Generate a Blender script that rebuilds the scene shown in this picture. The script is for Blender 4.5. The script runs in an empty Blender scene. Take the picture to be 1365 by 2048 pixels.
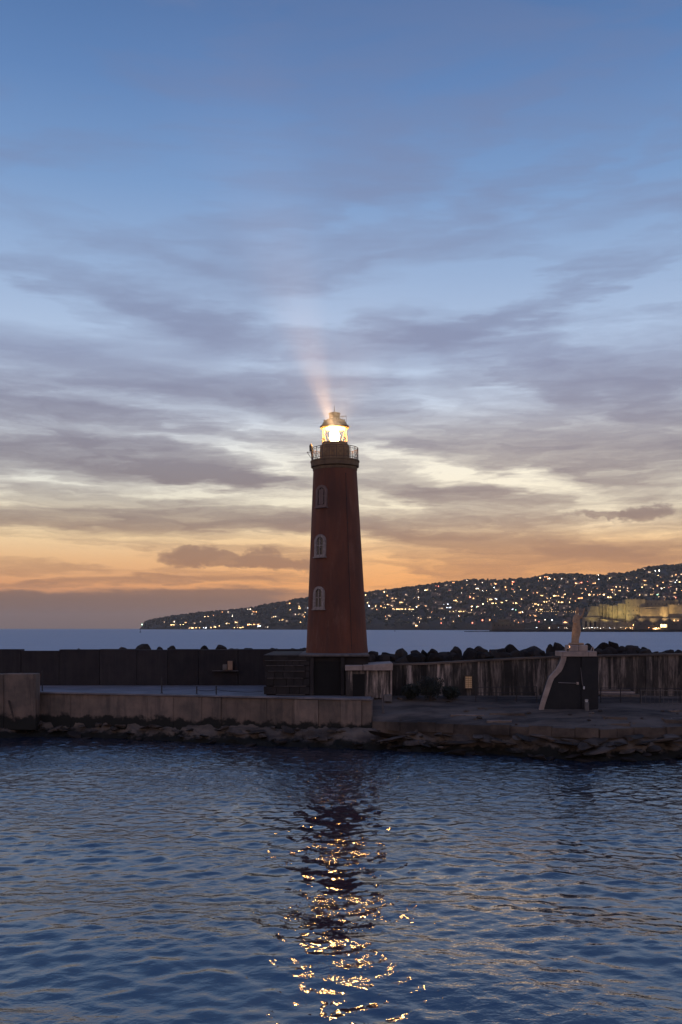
import bpy, bmesh, math, random
import numpy as np
from mathutils import Vector, Matrix, noise as mnoise

# ------------------------------------------------------------------ camera
F = 1900.0            # focal length in photograph pixels (2048 high)
YE = 1254.5           # eye level row in the photograph
CX = 682.5
HCAM = 8.0
scn = bpy.context.scene
col = scn.collection
cam_d = bpy.data.cameras.new('camera')
cam = bpy.data.objects.new('camera', cam_d)
col.objects.link(cam)
cam.location = (0, 0, HCAM)
cam.rotation_euler = (math.pi / 2, 0, 0)
cam_d.sensor_fit = 'VERTICAL'
cam_d.sensor_height = 36.0
cam_d.sensor_width = 24.0
cam_d.lens = F / 2048 * 36.0
cam_d.shift_y = (YE - 1024) / 2048
cam_d.clip_start = 0.1
cam_d.clip_end = 40000
scn.camera = cam


def P(px, py, d):
    """point seen at a photograph pixel at distance d from the camera"""
    return Vector(((px - CX) / F * d, d, HCAM - (py - YE) / F * d))


def X(px, d):
    return (px - CX) / F * d


def Z(py, d):
    return HCAM - (py - YE) / F * d


def lin(c):
    out = []
    for v in c:
        v = v / 255.0
        out.append(v / 12.92 if v <= 0.04045 else ((v + 0.055) / 1.055) ** 2.4)
    return tuple(out) + (1.0,)


# ------------------------------------------------------------------ render settings
scn.view_settings.view_transform = 'Standard'
scn.view_settings.look = 'None'
scn.view_settings.exposure = 0.38
scn.view_settings.gamma = 1.0
scn.view_settings.use_curve_mapping = False
cy = scn.cycles
cy.use_denoising = True
cy.denoiser = 'OPENIMAGEDENOISE'
cy.max_bounces = 5
cy.diffuse_bounces = 2
cy.glossy_bounces = 3
cy.transmission_bounces = 2
cy.transparent_max_bounces = 12
cy.volume_bounces = 0
cy.sample_clamp_indirect = 20
cy.use_light_tree = True

# ------------------------------------------------------------------ sky
SUN_AZ = math.radians(10)      # clockwise from +Y (to the right of the lighthouse)
world = bpy.data.worlds.new('World')
scn.world = world
world.use_nodes = True
wt = world.node_tree
wt.nodes.clear()


class NT:
    def __init__(self, t):
        self.t = t

    def n(self, kind, **kw):
        nd = self.t.nodes.new(kind)
        for k, v in kw.items():
            setattr(nd, k, v)
        return nd

    def link(self, a, b):
        self.t.links.new(a, b)

    def put(self, sock, v):
        if isinstance(v, bpy.types.NodeSocket):
            self.link(v, sock)
        else:
            sock.default_value = v

    def math(self, op, a, b=0.0, c=0.0, clamp=False):
        nd = self.n('ShaderNodeMath', operation=op, use_clamp=clamp)
        for i, v in enumerate((a, b, c)):
            self.put(nd.inputs[i], v)
        return nd.outputs[0]

    def rng(self, v, a, b, c=0.0, d=1.0, smooth=True):
        nd = self.n('ShaderNodeMapRange', interpolation_type='SMOOTHSTEP' if smooth else 'LINEAR')
        for i, x in enumerate((v, a, b, c, d)):
            self.put(nd.inputs[i], x)
        return nd.outputs[0]

    def mix(self, f, a, b, blend='MIX'):
        nd = self.n('ShaderNodeMix', data_type='RGBA', blend_type=blend)
        self.put(nd.inputs[0], f)
        self.put(nd.inputs[6], a)
        self.put(nd.inputs[7], b)
        return nd.outputs[2]

    def noise(self, vec, scale, detail=4, rough=0.5, dist=0.0):
        nd = self.n('ShaderNodeTexNoise')
        if vec is not None:
            self.link(vec, nd.inputs['Vector'])
        nd.inputs['Scale'].default_value = scale
        nd.inputs['Detail'].default_value = detail
        nd.inputs['Roughness'].default_value = rough
        nd.inputs['Distortion'].default_value = dist
        return nd

    def mapping(self, vec, loc=(0, 0, 0), rot=(0, 0, 0), sc=(1, 1, 1), kind='POINT'):
        nd = self.n('ShaderNodeMapping', vector_type=kind)
        self.link(vec, nd.inputs[0])
        nd.inputs[1].default_value = loc
        nd.inputs[2].default_value = rot
        nd.inputs[3].default_value = sc
        return nd.outputs[0]

    def ramp(self, f, stops):
        nd = self.n('ShaderNodeValToRGB')
        cr = nd.color_ramp
        while len(cr.elements) < len(stops):
            cr.elements.new(0.5)
        for e, (p, c) in zip(cr.elements, stops):
            e.position = p
            e.color = c
        self.put(nd.inputs[0], f)
        return nd.outputs[0]


def elev(py):
    return math.atan((YE - py) / F)


def build_sky():
    w = NT(wt)
    out = w.n('ShaderNodeOutputWorld')
    bg = w.n('ShaderNodeBackground')
    w.link(bg.outputs[0], out.inputs[0])
    tc = w.n('ShaderNodeTexCoord')
    D = tc.outputs['Generated']
    sep = w.n('ShaderNodeSeparateXYZ')
    w.link(D, sep.inputs[0])
    el = w.math('ARCSINE', sep.outputs[2])
    az = w.math('ARCTAN2', sep.outputs[0], sep.outputs[1])
    # wind-drawn warp of the cloud coordinates
    nv = w.noise(w.mapping(D, sc=(5, 5, 22)), 1.0, 4, 0.55)
    nv2 = w.noise(w.mapping(D, loc=(3.1, 7.7, 1.3), sc=(16, 16, 95)), 1.0, 4, 0.6)
    s1 = w.n('ShaderNodeSeparateColor'); w.link(nv.outputs['Color'], s1.inputs[0])
    s2 = w.n('ShaderNodeSeparateColor'); w.link(nv2.outputs['Color'], s2.inputs[0])
    azw = w.math('ADD', az, w.math('MULTIPLY', w.math('SUBTRACT', s1.outputs[0], 0.5), 0.22))
    azw = w.math('ADD', azw, w.math('MULTIPLY', w.math('SUBTRACT', s2.outputs[0], 0.5), 0.16))
    elw = w.math('ADD', el, w.math('MULTIPLY', w.math('SUBTRACT', s1.outputs[1], 0.5), 0.026))
    elw = w.math('ADD', elw, w.math('MULTIPLY', w.math('SUBTRACT', s2.outputs[1], 0.5), 0.016))
    cv = w.n('ShaderNodeCombineXYZ')
    w.link(azw, cv.inputs[0]); w.link(elw, cv.inputs[1])
    W = cv.outputs[0]
    EM = math.radians(60)
    nv3 = w.noise(w.mapping(D, loc=(1.7, 2.9, 5.3), sc=(60, 60, 90)), 1.0, 5, 0.62)
    s3 = w.n('ShaderNodeSeparateColor'); w.link(nv3.outputs['Color'], s3.inputs[0])
    cv2 = w.n('ShaderNodeCombineXYZ')
    w.link(w.math('ADD', az, w.math('MULTIPLY', w.math('SUBTRACT', s3.outputs[0], 0.5), 0.030)), cv2.inputs[0])
    w.link(w.math('ADD', el, w.math('MULTIPLY', w.math('SUBTRACT', s3.outputs[1], 0.5), 0.020)), cv2.inputs[1])
    W2 = cv2.outputs[0]
    te = w.math('DIVIDE', w.math('MAXIMUM', el, 0.0), EM, clamp=True)

    def st(rows):
        return [(max(0.0, elev(y)) / EM, lin(c)) for y, c in rows]
    gap = w.ramp(te, st([(1256, (150, 112, 96)), (1215, (178, 124, 96)), (1170, (208, 148, 102)), (1125, (217, 171, 124)),
                         (1075, (224, 196, 154)), (1010, (214, 206, 186)), (940, (212, 214, 211)), (850, (190, 199, 212)), (720, (165, 182, 207)),
                         (560, (140, 163, 196)), (380, (111, 142, 184)), (180, (88, 121, 168)), (0, (74, 106, 153))]) +
                 [(math.radians(45) / EM, lin((70, 103, 156))), (1.0, lin((64, 94, 147)))])
    cloud = w.ramp(te, st([(1256, (106, 92, 92)), (1200, (112, 92, 86)), (1150, (146, 108, 86)), (1100, (140, 110, 94)),
                           (1040, (122, 106, 104)), (960, (116, 108, 116)), (850, (120, 119, 136)), (720, (122, 129, 156)),
                           (560, (120, 133, 163)), (300, (108, 122, 156)), (0, (92, 111, 150))]) + [(1.0, lin((70, 92, 138)))])
    # unseen sky away from the sunset, warmed and brightened to light the land
    anti = w.ramp(te, [(0, lin((182, 156, 146))), (0.12, lin((210, 178, 166))), (0.3, lin((180, 166, 174))), (0.6, lin((112, 128, 168))), (1, lin((68, 98, 154)))])
    dz = w.math('ABSOLUTE', w.math('SUBTRACT', az, SUN_AZ))
    dz = w.math('MINIMUM', dz, w.math('SUBTRACT', 2 * math.pi, dz))
    fa = w.rng(dz, 0.55, 2.2)
    # the glow is strongest to the right of the lighthouse
    gl = w.math('MULTIPLY', w.rng(dz, 0.50, 0.0), w.rng(el, 0.125, 0.02))
    gap = w.mix(w.math('MULTIPLY', gl, 0.62), gap, lin((246, 172, 92)))
    cream = w.math('MULTIPLY', w.rng(dz, 0.48, 0.05), w.math('MULTIPLY', w.rng(el, 0.08, 0.145), w.rng(el, 0.235, 0.165)))
    gap = w.mix(w.math('MULTIPLY', cream, 0.6), gap, lin((240, 229, 202)))
    gap = w.mix(fa, gap, anti)
    cloud = w.mix(fa, cloud, w.mix(0.5, cloud, anti))

    streaks = [  # photograph centre, half width, half height, slope, strength
        (230, 585, 340, 26, 8, .6), (370, 632, 260, 18, 9, .5), (1130, 600, 340, 24, -17, .5), (960, 662, 240, 24, -8, .5), (1080, 700, 340, 32, 14, .75), (1190, 782, 300, 34, 15, .85),
        (100, 800, 340, 32, 7, .9), (120, 862, 320, 20, 6, .65), (520, 790, 300, 42, 5, .90), (230, 922, 420, 40, 5, .95),
        (260, 1040, 470, 24, 1, 1.1), (560, 1052, 200, 16, 1, .8), (1060, 886, 400, 48, 6, .85), (930, 1000, 270, 42, 15, .95),
        (860, 1062, 230, 27, 3, .95), (1120, 1120, 330, 40, -3, .85),
        (575, 1124, 110, 20, 4, .8), (350, 1164, 280, 8, 0, .55), (110, 1138, 190, 13, 3, .5),
        (1270, 950, 230, 34, 8, .8), (700, 330, 340, 48, -14, .22), (1330, 790, 130, 46, 14, .5),
        (560, 1160, 130, 12, 2, .45), (120, 1166, 140, 7, -2, .5), (800, 1140, 120, 9, 8, .35),
        (1230, 520, 260, 34, -20, .28), (880, 655, 110, 52, 10, .4), (640, 905, 160, 18, 10, .35),
        (60, 700, 200, 26, 4, .3), (150, 985, 260, 14, 3, .45), (430, 960, 170, 14, 8, .45), (1180, 1168, 260, 22, -4, .7),
        (330, 782, 320, 20, 4, .55), (180, 912, 330, 34, 4, .5), (470, 958, 230, 22, 9, .7), (960, 1085, 300, 30, 3, .65), (40, 800, 180, 44, 6, .5),
        (1000, 925, 260, 16, 9, .5), (1240, 1105, 180, 26, 0, .5), (300, 1010, 360, 14, 2, .5), (1180, 830, 260, 24, 10, .45), (300, 640, 260, 20, 9, .35), (640, 700, 300, 20, 3, .25),
        (1000, 230, 430, 24, -22, .22), (560, 430, 340, 24, -12, .28), (280, 480, 320, 26, 4, .25), (900, 415, 390, 24, -16, .28), (1210, 355, 320, 20, -18, .2), (140, 300, 300, 26, -8, .16), (760, 520, 260, 14, -14, .3), (470, 545, 200, 14, 10, .3),
        (680, 760, 760, 14, 2, .28), (680, 880, 760, 14, 3, .32), (680, 975, 760, 16, 3, .42), (680, 1032, 760, 12, 1, .38), (680, 1100, 760, 10, 1, .28), (680, 682, 760, 16, -3, .22),
        # the same kind of drifts go on outside the frame
        (-420, 860, 400, 50, 5, .8), (-520, 1010, 420, 40, 2, .9), (-600, 1120, 420, 34, 0, .8), (1800, 900, 420, 50, 6, .8),
        (1850, 1040, 420, 40, 2, .9), (1900, 1130, 400, 30, -2, .8), (1750, 700, 360, 60, 10, .7),
    ]
    tot = None
    for (px, py, hw, hh, ang, s) in streaks:
        a0 = math.atan((px - CX) / F)
        e0 = math.atan((YE - py) / F * math.cos(a0))
        m = w.mapping(W, loc=(a0, e0, 0), rot=(0, 0, -math.radians(ang)), sc=(hw / F * 1.15, hh / F * 1.2, 1), kind='TEXTURE')
        ln = w.n('ShaderNodeVectorMath', operation='LENGTH')
        w.link(m, ln.inputs[0])
        v = w.rng(ln.outputs['Value'], 1.25, 0.15, 0.0, s)
        tot = v if tot is None else w.math('ADD', tot, v)
    # small dense clouds with crisp tops
    for (px, py, hw, hh, ang, s) in ((385, 1112, 62, 20, -6, 1.5), (440, 1118, 95, 17, 3, 1.4), (520, 1115, 46, 17, -12, 1.3), (560, 1126, 95, 13, 4, 1.0), (1290, 1027, 52, 17, -5, 1.1), (1215, 1030, 70, 8, 3, .8)):
        a0 = math.atan((px - CX) / F)
        e0 = math.atan((YE - py) / F * math.cos(a0))
        m = w.mapping(W2, loc=(a0, e0, 0), rot=(0, 0, -math.radians(ang)), sc=(hw / F, hh / F, 1), kind='TEXTURE')
        ln = w.n('ShaderNodeVectorMath', operation='LENGTH')
        w.link(m, ln.inputs[0])
        tot = w.math('ADD', tot, w.rng(ln.outputs['Value'], 1.15, 0.62, 0.0, s))
    # low bank lying on the left horizon
    bank = w.math('MULTIPLY', w.rng(elw, elev(1176), elev(1188)), w.rng(azw, 0.10, -0.06))
    # fine texture of the drifts, and loose wisps everywhere
    fine = w.noise(w.mapping(W, sc=(10, 62, 1)), 1.0, 7, 0.62, 0.4).outputs[0]
    wis = w.noise(w.mapping(W, loc=(4.2, 1.7, 0), sc=(4.2, 30, 1)), 1.0, 6, 0.6, 0.3).outputs[0]
    comb = w.noise(w.mapping(W, loc=(1.2, 9.1, 0), rot=(0, 0, 0.05), sc=(5, 170, 1)), 1.0, 5, 0.6, 0.2).outputs[0]
    veil = w.noise(w.mapping(D, loc=(2.2, 6.1, 3.3), rot=(0, 0.10, 0.2), sc=(3.2, 3.2, 15)), 1.0, 5, 0.55, 0.5).outputs[0]
    m3 = w.math('MULTIPLY', w.rng(veil, 0.40, 0.66), w.rng(el, 0.12, 0.26, 0.06, 0.44))
    tot = w.math('MULTIPLY', tot, 0.86)
    m1 = w.math('MULTIPLY', tot, w.rng(fine, 0.22, 0.72, 0.45, 1.3, smooth=False))
    m2 = w.math('MULTIPLY', w.rng(wis, 0.46, 0.72), w.rng(el, 0.60, 0.18, 0.18, 0.34))
    mask = w.math('ADD', w.math('ADD', m1, m2), m3)
    thin = w.math('MULTIPLY', w.math('SUBTRACT', fine, 0.5), w.rng(el, 0.36, 0.12, 0.05, 0.55))
    cb = w.math('MULTIPLY', w.math('SUBTRACT', comb, 0.5), w.rng(el, 0.34, 0.10, 0.0, 0.75))
    mask = w.math('ADD', mask, cb)
    mask = w.math('MAXIMUM', w.math('ADD', mask, thin), 0.0)
    mask = w.math('SUBTRACT', 1.0, w.math('POWER', 0.26, w.math('MULTIPLY', w.math('MAXIMUM', w.math('SUBTRACT', mask, 0.10), 0.0), 1.3)))
    mask = w.math('MINIMUM', mask, 0.92)
    mask = w.math('MAXIMUM', mask, w.math('MULTIPLY', bank, 0.93))
    c = w.mix(mask, gap, cloud)
    # physical twilight sky behind the graded clouds
    sky = w.n('ShaderNodeTexSky')
    sky.sky_type = 'NISHITA'
    sky.sun_disc = False
    sky.sun_elevation = math.radians(1.0)
    sky.sun_rotation = SUN_AZ
    sk = w.mix(1.0, sky.outputs[0], (0.06, 0.06, 0.06, 1), 'MULTIPLY')
    c = w.mix(0.06, c, sk)
    w.link(c, bg.inputs[0])
    bg.inputs[1].default_value = 1.0
    world.cycles.sampling_method = 'MANUAL'
    world.cycles.sample_map_resolution = 512


build_sky()

# last afterglow of the sun that has just set behind the hill
sd = bpy.data.lights.new('sun', 'SUN')
sd.energy = 0.06
sd.angle = math.radians(20)
sd.color = (1.0, 0.62, 0.36)
sun = bpy.data.objects.new('sun', sd)
col.objects.link(sun)
sun.location = (60, 200, 120)
SUN_EL = math.radians(1.0)
sdir = Vector((math.sin(SUN_AZ) * math.cos(SUN_EL), math.cos(SUN_AZ) * math.cos(SUN_EL), math.sin(SUN_EL)))
sun.rotation_euler = sdir.to_track_quat('Z', 'Y').to_euler()

# ------------------------------------------------------------------ materials
MATS = {}


def mat(name, c1, c2=None, rough=0.85, scale=3.0, bump=0.0, bscale=12.0, streak=0.0, streak_c=None, rnd=0.0, metallic=0.0, spec=0.3, stretch=(1, 1, 1), tide=0.0, fade=None):
    """plain weathered surface: two tones mixed by noise, optional vertical run-off streaks, fine relief"""
    m = bpy.data.materials.new(name)
    m.use_nodes = True
    t = NT(m.node_tree)
    b = m.node_tree.nodes['Principled BSDF']
    tc = t.n('ShaderNodeTexCoord')
    g = t.n('ShaderNodeNewGeometry')
    pos = g.outputs['Position']
    c2 = c2 or tuple(v * 0.7 for v in c1)
    n1 = t.noise(t.mapping(pos, sc=stretch), scale, 6, 0.62)
    c = t.mix(t.rng(n1.outputs[0], 0.32, 0.68), tuple(c1) + (1,), tuple(c2) + (1,))
    if streak:
        n2 = t.noise(t.mapping(pos, sc=(1.0, 1.0, 0.10)), 1.9, 8, 0.72, 0.25)
        c = t.mix(t.math('MULTIPLY', t.rng(n2.outputs[0], 0.45, 0.66), streak), c, tuple(streak_c) + (1,))
    if fade:                               # bleached patches of old paint, salt runs
        n4 = t.noise(t.mapping(pos, loc=(5, 2, 8), sc=(1.0, 1.0, 0.22)), 1.3, 8, 0.7, 0.3)
        c = t.mix(t.math('MULTIPLY', t.rng(n4.outputs[0], 0.52, 0.70), 0.45), c, tuple(fade) + (1,))
    if rnd:
        oi = t.n('ShaderNodeObjectInfo')
        v = t.rng(oi.outputs['Random'], 0, 1, 1 - rnd, 1 + rnd, smooth=False)
        hs = t.n('ShaderNodeHueSaturation')
        t.link(v, hs.inputs['Value'])
        t.link(c, hs.inputs['Color'])
        c = hs.outputs[0]
    if tide:                               # weed and damp up to the high-water mark
        sp = t.n('ShaderNodeSeparateXYZ')
        t.link(pos, sp.inputs[0])
        tn = t.noise(pos, 1.1, 5, 0.65).outputs[0]
        lv = t.math('SUBTRACT', sp.outputs[2], t.math('MULTIPLY', t.math('SUBTRACT', tn, 0.5), 1.6))
        c = t.mix(t.rng(lv, tide + .18, tide - .12), c, (0.016, 0.016, 0.014, 1))
    t.link(c, b.inputs['Base Color'])
    b.inputs['Roughness'].default_value = rough
    b.inputs['Metallic'].default_value = metallic
    b.inputs['Specular IOR Level'].default_value = spec
    if bump:
        n3 = t.noise(pos, bscale, 5, 0.6)
        bp = t.n('ShaderNodeBump')
        bp.inputs['Strength'].default_value = 0.6
        bp.inputs['Distance'].default_value = bump
        t.link(n3.outputs[0], bp.inputs['Height'])
        t.link(bp.outputs[0], b.inputs['Normal'])
    MATS[name] = m
    return m


def emit(name, c, s, sample=False):
    m = bpy.data.materials.new(name)
    m.use_nodes = True
    b = m.node_tree.nodes['Principled BSDF']
    b.inputs['Base Color'].default_value = (0.3, 0.3, 0.3, 1)
    b.inputs['Emission Color'].default_value = tuple(c) + (1,)
    b.inputs['Emission Strength'].default_value = s
    if name.startswith('lit_'):          # no two windows burn alike
        t = NT(m.node_tree)
        oi = t.n('ShaderNodeObjectInfo')
        t.link(t.rng(t.math('POWER', oi.outputs['Random'], 1.6), 0, 1, 0.3 * s, 2.8 * s, smooth=False), b.inputs['Emission Strength'])
    m.cycles.emission_sampling = 'FRONT' if sample else 'NONE'
    MATS[name] = m
    return m


mat('red_paint', (0.162, 0.056, 0.032), (0.088, 0.036, 0.024), 0.8, 0.45, 0.02, 7, 0.6, (0.085, 0.038, 0.030), stretch=(1, 1, 0.35), spec=0.25, fade=(0.20, 0.095, 0.066))
mat('drum_stone_glow', (0.31, 0.205, 0.10), (0.20, 0.135, 0.07), 0.7, 2.0, 0.006, 14, 0.3, (0.13, 0.08, 0.05))  # the lantern's glow on the drum is put into this warm stone colour
mat('cornice_stone', (0.19, 0.125, 0.07), (0.12, 0.08, 0.05), 0.8, 2.0, 0.01, 10, 0.4, (0.08, 0.05, 0.035))
mat('dome_metal', (0.26, 0.165, 0.07), (0.18, 0.115, 0.05), 0.6, 2.5, 0.003, 20, spec=0.5)
mat('rail_metal', (0.10, 0.055, 0.045), (0.06, 0.035, 0.03), 0.55, 8, spec=0.4)
mat('window_frame', (0.34, 0.28, 0.25), (0.18, 0.145, 0.13), 0.7, 6)
mat('shutter_wood', (0.19, 0.125, 0.105), (0.13, 0.085, 0.075), 0.75, 6)
mat('dark_glass', (0.012, 0.011, 0.012), (0.02, 0.018, 0.018), 0.15, 2, spec=0.5)
mat('concrete_quay', (0.21, 0.15, 0.115), (0.12, 0.095, 0.078), 0.9, 0.8, 0.02, 6, 0.55, (0.055, 0.047, 0.044), rnd=0.2, tide=1.45)
mat('concrete_deck', (0.22, 0.19, 0.19), (0.12, 0.108, 0.11), 0.75, 0.5, 0.02, 4, stretch=(1, 1.8, 1))
mat('concrete_old', (0.155, 0.118, 0.094), (0.040, 0.033, 0.030), 0.95, 0.35, 0.05, 3, stretch=(0.6, 1.6, 1), spec=0.08)
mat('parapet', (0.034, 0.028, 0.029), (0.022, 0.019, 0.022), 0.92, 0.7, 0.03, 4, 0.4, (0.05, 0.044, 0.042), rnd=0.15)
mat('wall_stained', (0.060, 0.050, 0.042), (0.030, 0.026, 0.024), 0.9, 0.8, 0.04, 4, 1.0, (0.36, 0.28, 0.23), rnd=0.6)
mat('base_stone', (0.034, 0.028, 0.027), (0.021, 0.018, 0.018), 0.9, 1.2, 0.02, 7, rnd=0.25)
mat('pale_stone', (0.42, 0.325, 0.27), (0.27, 0.21, 0.18), 0.85, 1.6, 0.012, 10, 0.3, (0.13, 0.10, 0.09))
mat('stone_course', (0.15, 0.125, 0.115), (0.08, 0.07, 0.068), 0.85, 2.5, 0.012, 10)
mat('black_stone', (0.018, 0.0165, 0.018), (0.012, 0.012, 0.014), 0.7, 1.5, 0.01, 8)
mat('statue_stone', (0.42, 0.275, 0.165), (0.28, 0.18, 0.115), 0.8, 3.5, 0.01, 18)
mat('rock_dark', (0.036, 0.030, 0.027), (0.018, 0.015, 0.015), 0.95, 0.9, 0.10, 3.0, rnd=0.35, spec=0.08)
mat('rock_warm', (0.11, 0.085, 0.068), (0.045, 0.037, 0.033), 0.9, 0.9, 0.10, 3.0, rnd=0.35, spec=0.1, tide=0.4)
mat('rock_shelf', (0.165, 0.128, 0.10), (0.055, 0.045, 0.040), 0.9, 0.55, 0.10, 2.2, stretch=(0.5, 1.2, 2.2), tide=0.42, spec=0.1)
mat('dark_metal', (0.02, 0.018, 0.02), (0.03, 0.025, 0.024), 0.6, 6, spec=0.4)
mat('white_plastic', (0.62, 0.60, 0.58), (0.5, 0.48, 0.46), 0.6, 6)
mat('grey_box', (0.16, 0.14, 0.13), (0.11, 0.10, 0.095), 0.7, 4)
mat('warm_box', (0.36, 0.22, 0.14), (0.28, 0.17, 0.11), 0.7, 4)
mat('wood_post', (0.06, 0.045, 0.035), (0.04, 0.03, 0.025), 0.85, 5)
mat('bush_leaf', (0.030, 0.034, 0.022), (0.015, 0.017, 0.013), 0.8, 2)
mat('hill_soil', (0.045, 0.042, 0.036), (0.026, 0.026, 0.024), 0.95, 0.012)
mat('tree_leaf', (0.030, 0.034, 0.024), (0.017, 0.020, 0.016), 0.9, 0.05)
mat('tree_bark', (0.05, 0.038, 0.03), (0.035, 0.028, 0.024), 0.9, 0.5)
mat('house_plaster', (0.16, 0.128, 0.11), (0.11, 0.09, 0.08), 0.9, 0.05, rnd=0.45)
mat('house_roof', (0.10, 0.06, 0.048), (0.07, 0.05, 0.045), 0.9, 0.08, rnd=0.3)
mat('castle_stone', (0.30, 0.225, 0.125), (0.17, 0.135, 0.085), 0.92, 0.12, 0.3, 0.35, 0.5, (0.12, 0.095, 0.065))
mat('castle_dark', (0.09, 0.07, 0.055), (0.06, 0.05, 0.042), 0.92, 0.12)
mat('void', (0.012, 0.011, 0.010), (0.009, 0.008, 0.008), 0.9, 1)  # flat plates for openings; their inner shade is put into the colour
mat('buoy_paint', (0.03, 0.03, 0.035), (0.02, 0.02, 0.025), 0.6, 1)
emit('optic_glow', (1.0, 0.56, 0.20), 330.0, True)
emit('lit_warm', (1.0, 0.62, 0.24), 5.0)
emit('lit_orange', (1.0, 0.42, 0.14), 4.0)
emit('lit_white', (1.0, 0.80, 0.55), 7.0)
emit('lit_cool', (0.78, 0.88, 1.0), 9.0)
emit('lit_dim', (1.0, 0.68, 0.40), 1.2)
emit('lit_red', (1.0, 0.22, 0.12), 5.0)
emit('lit_green', (0.45, 1.0, 0.62), 5.0)
emit('lamp_warm', (1.0, 0.62, 0.26), 26.0)
emit('lamp_white', (1.0, 0.86, 0.66), 34.0)
emit('lamp_cool', (0.70, 0.82, 1.0), 40.0)
emit('lamp_green', (0.45, 1.0, 0.6), 22.0)
emit('lamp_orange', (1.0, 0.42, 0.14), 26.0)
emit('doorway_glow', (1.0, 0.48, 0.15), 0.09)


def glass_mat():
    m = bpy.data.materials.new('lantern_glass')
    m.use_nodes = True
    t = NT(m.node_tree)
    m.node_tree.nodes.clear()
    o = t.n('ShaderNodeOutputMaterial')
    tr = t.n('ShaderNodeBsdfTransparent')
    tr.inputs[0].default_value = (0.94, 0.93, 0.90, 1)
    gl = t.n('ShaderNodeBsdfGlossy')
    gl.inputs['Roughness'].default_value = 0.05
    fr = t.n('ShaderNodeFresnel')
    fr.inputs[0].default_value = 1.25
    mx = t.n('ShaderNodeMixShader')
    t.link(fr.outputs[0], mx.inputs[0])
    t.link(tr.outputs[0], mx.inputs[1])
    t.link(gl.outputs[0], mx.inputs[2])
    t.link(mx.outputs[0], o.inputs[0])
    MATS['lantern_glass'] = m


glass_mat()


def water_mat():
    m = bpy.data.materials.new('sea_water')
    m.use_nodes = True
    t = NT(m.node_tree)
    b = m.node_tree.nodes['Principled BSDF']
    g = t.n('ShaderNodeNewGeometry')
    pos = g.outputs['Position']
    sp = t.n('ShaderNodeSeparateXYZ')
    t.link(pos, sp.inputs[0])
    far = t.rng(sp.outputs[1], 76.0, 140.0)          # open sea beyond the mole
    t.link(t.mix(far, (0.011, 0.017, 0.030, 1), (0.27, 0.30, 0.34, 1)), b.inputs['Base Color'])  # reflected sky is put into the pale base colour of the far water
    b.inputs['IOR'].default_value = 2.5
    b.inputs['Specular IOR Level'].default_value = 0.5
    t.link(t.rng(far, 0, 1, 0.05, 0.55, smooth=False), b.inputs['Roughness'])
    n1 = t.noise(t.mapping(pos, sc=(1.0, 1.3, 1)), 3.0, 3, 0.5, 0.3)
    n2 = t.noise(t.mapping(pos, sc=(0.10, 0.22, 1)), 1.0, 5, 0.6, 0.2)
    n3 = t.noise(t.mapping(pos, loc=(9, 3, 0), sc=(0.002, 0.02, 1)), 1.0, 3, 0.6)
    gust = t.rng(t.noise(t.mapping(pos, sc=(0.09, 0.14, 1)), 1.0, 3, 0.55).outputs[0], 0.36, 0.62, 0.45, 1.25)
    h1 = t.math('MULTIPLY', n1.outputs[0], t.math('MULTIPLY', gust, t.rng(sp.outputs[1], 36.0, 60.0, 0.032, 0.11)))
    h2 = t.math('MULTIPLY', n2.outputs[0], t.math('MULTIPLY', far, t.rng(n3.outputs[0], 0.35, 0.65, 2.2, 4.5)))
    h = t.math('ADD', h1, h2)
    bp = t.n('ShaderNodeBump')
    bp.inputs['Strength'].default_value = 1.0
    bp.inputs['Distance'].default_value = 1.0
    t.link(h, bp.inputs['Height'])
    t.link(bp.outputs[0], b.inputs['Normal'])
    MATS['sea_water'] = m


water_mat()


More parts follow.
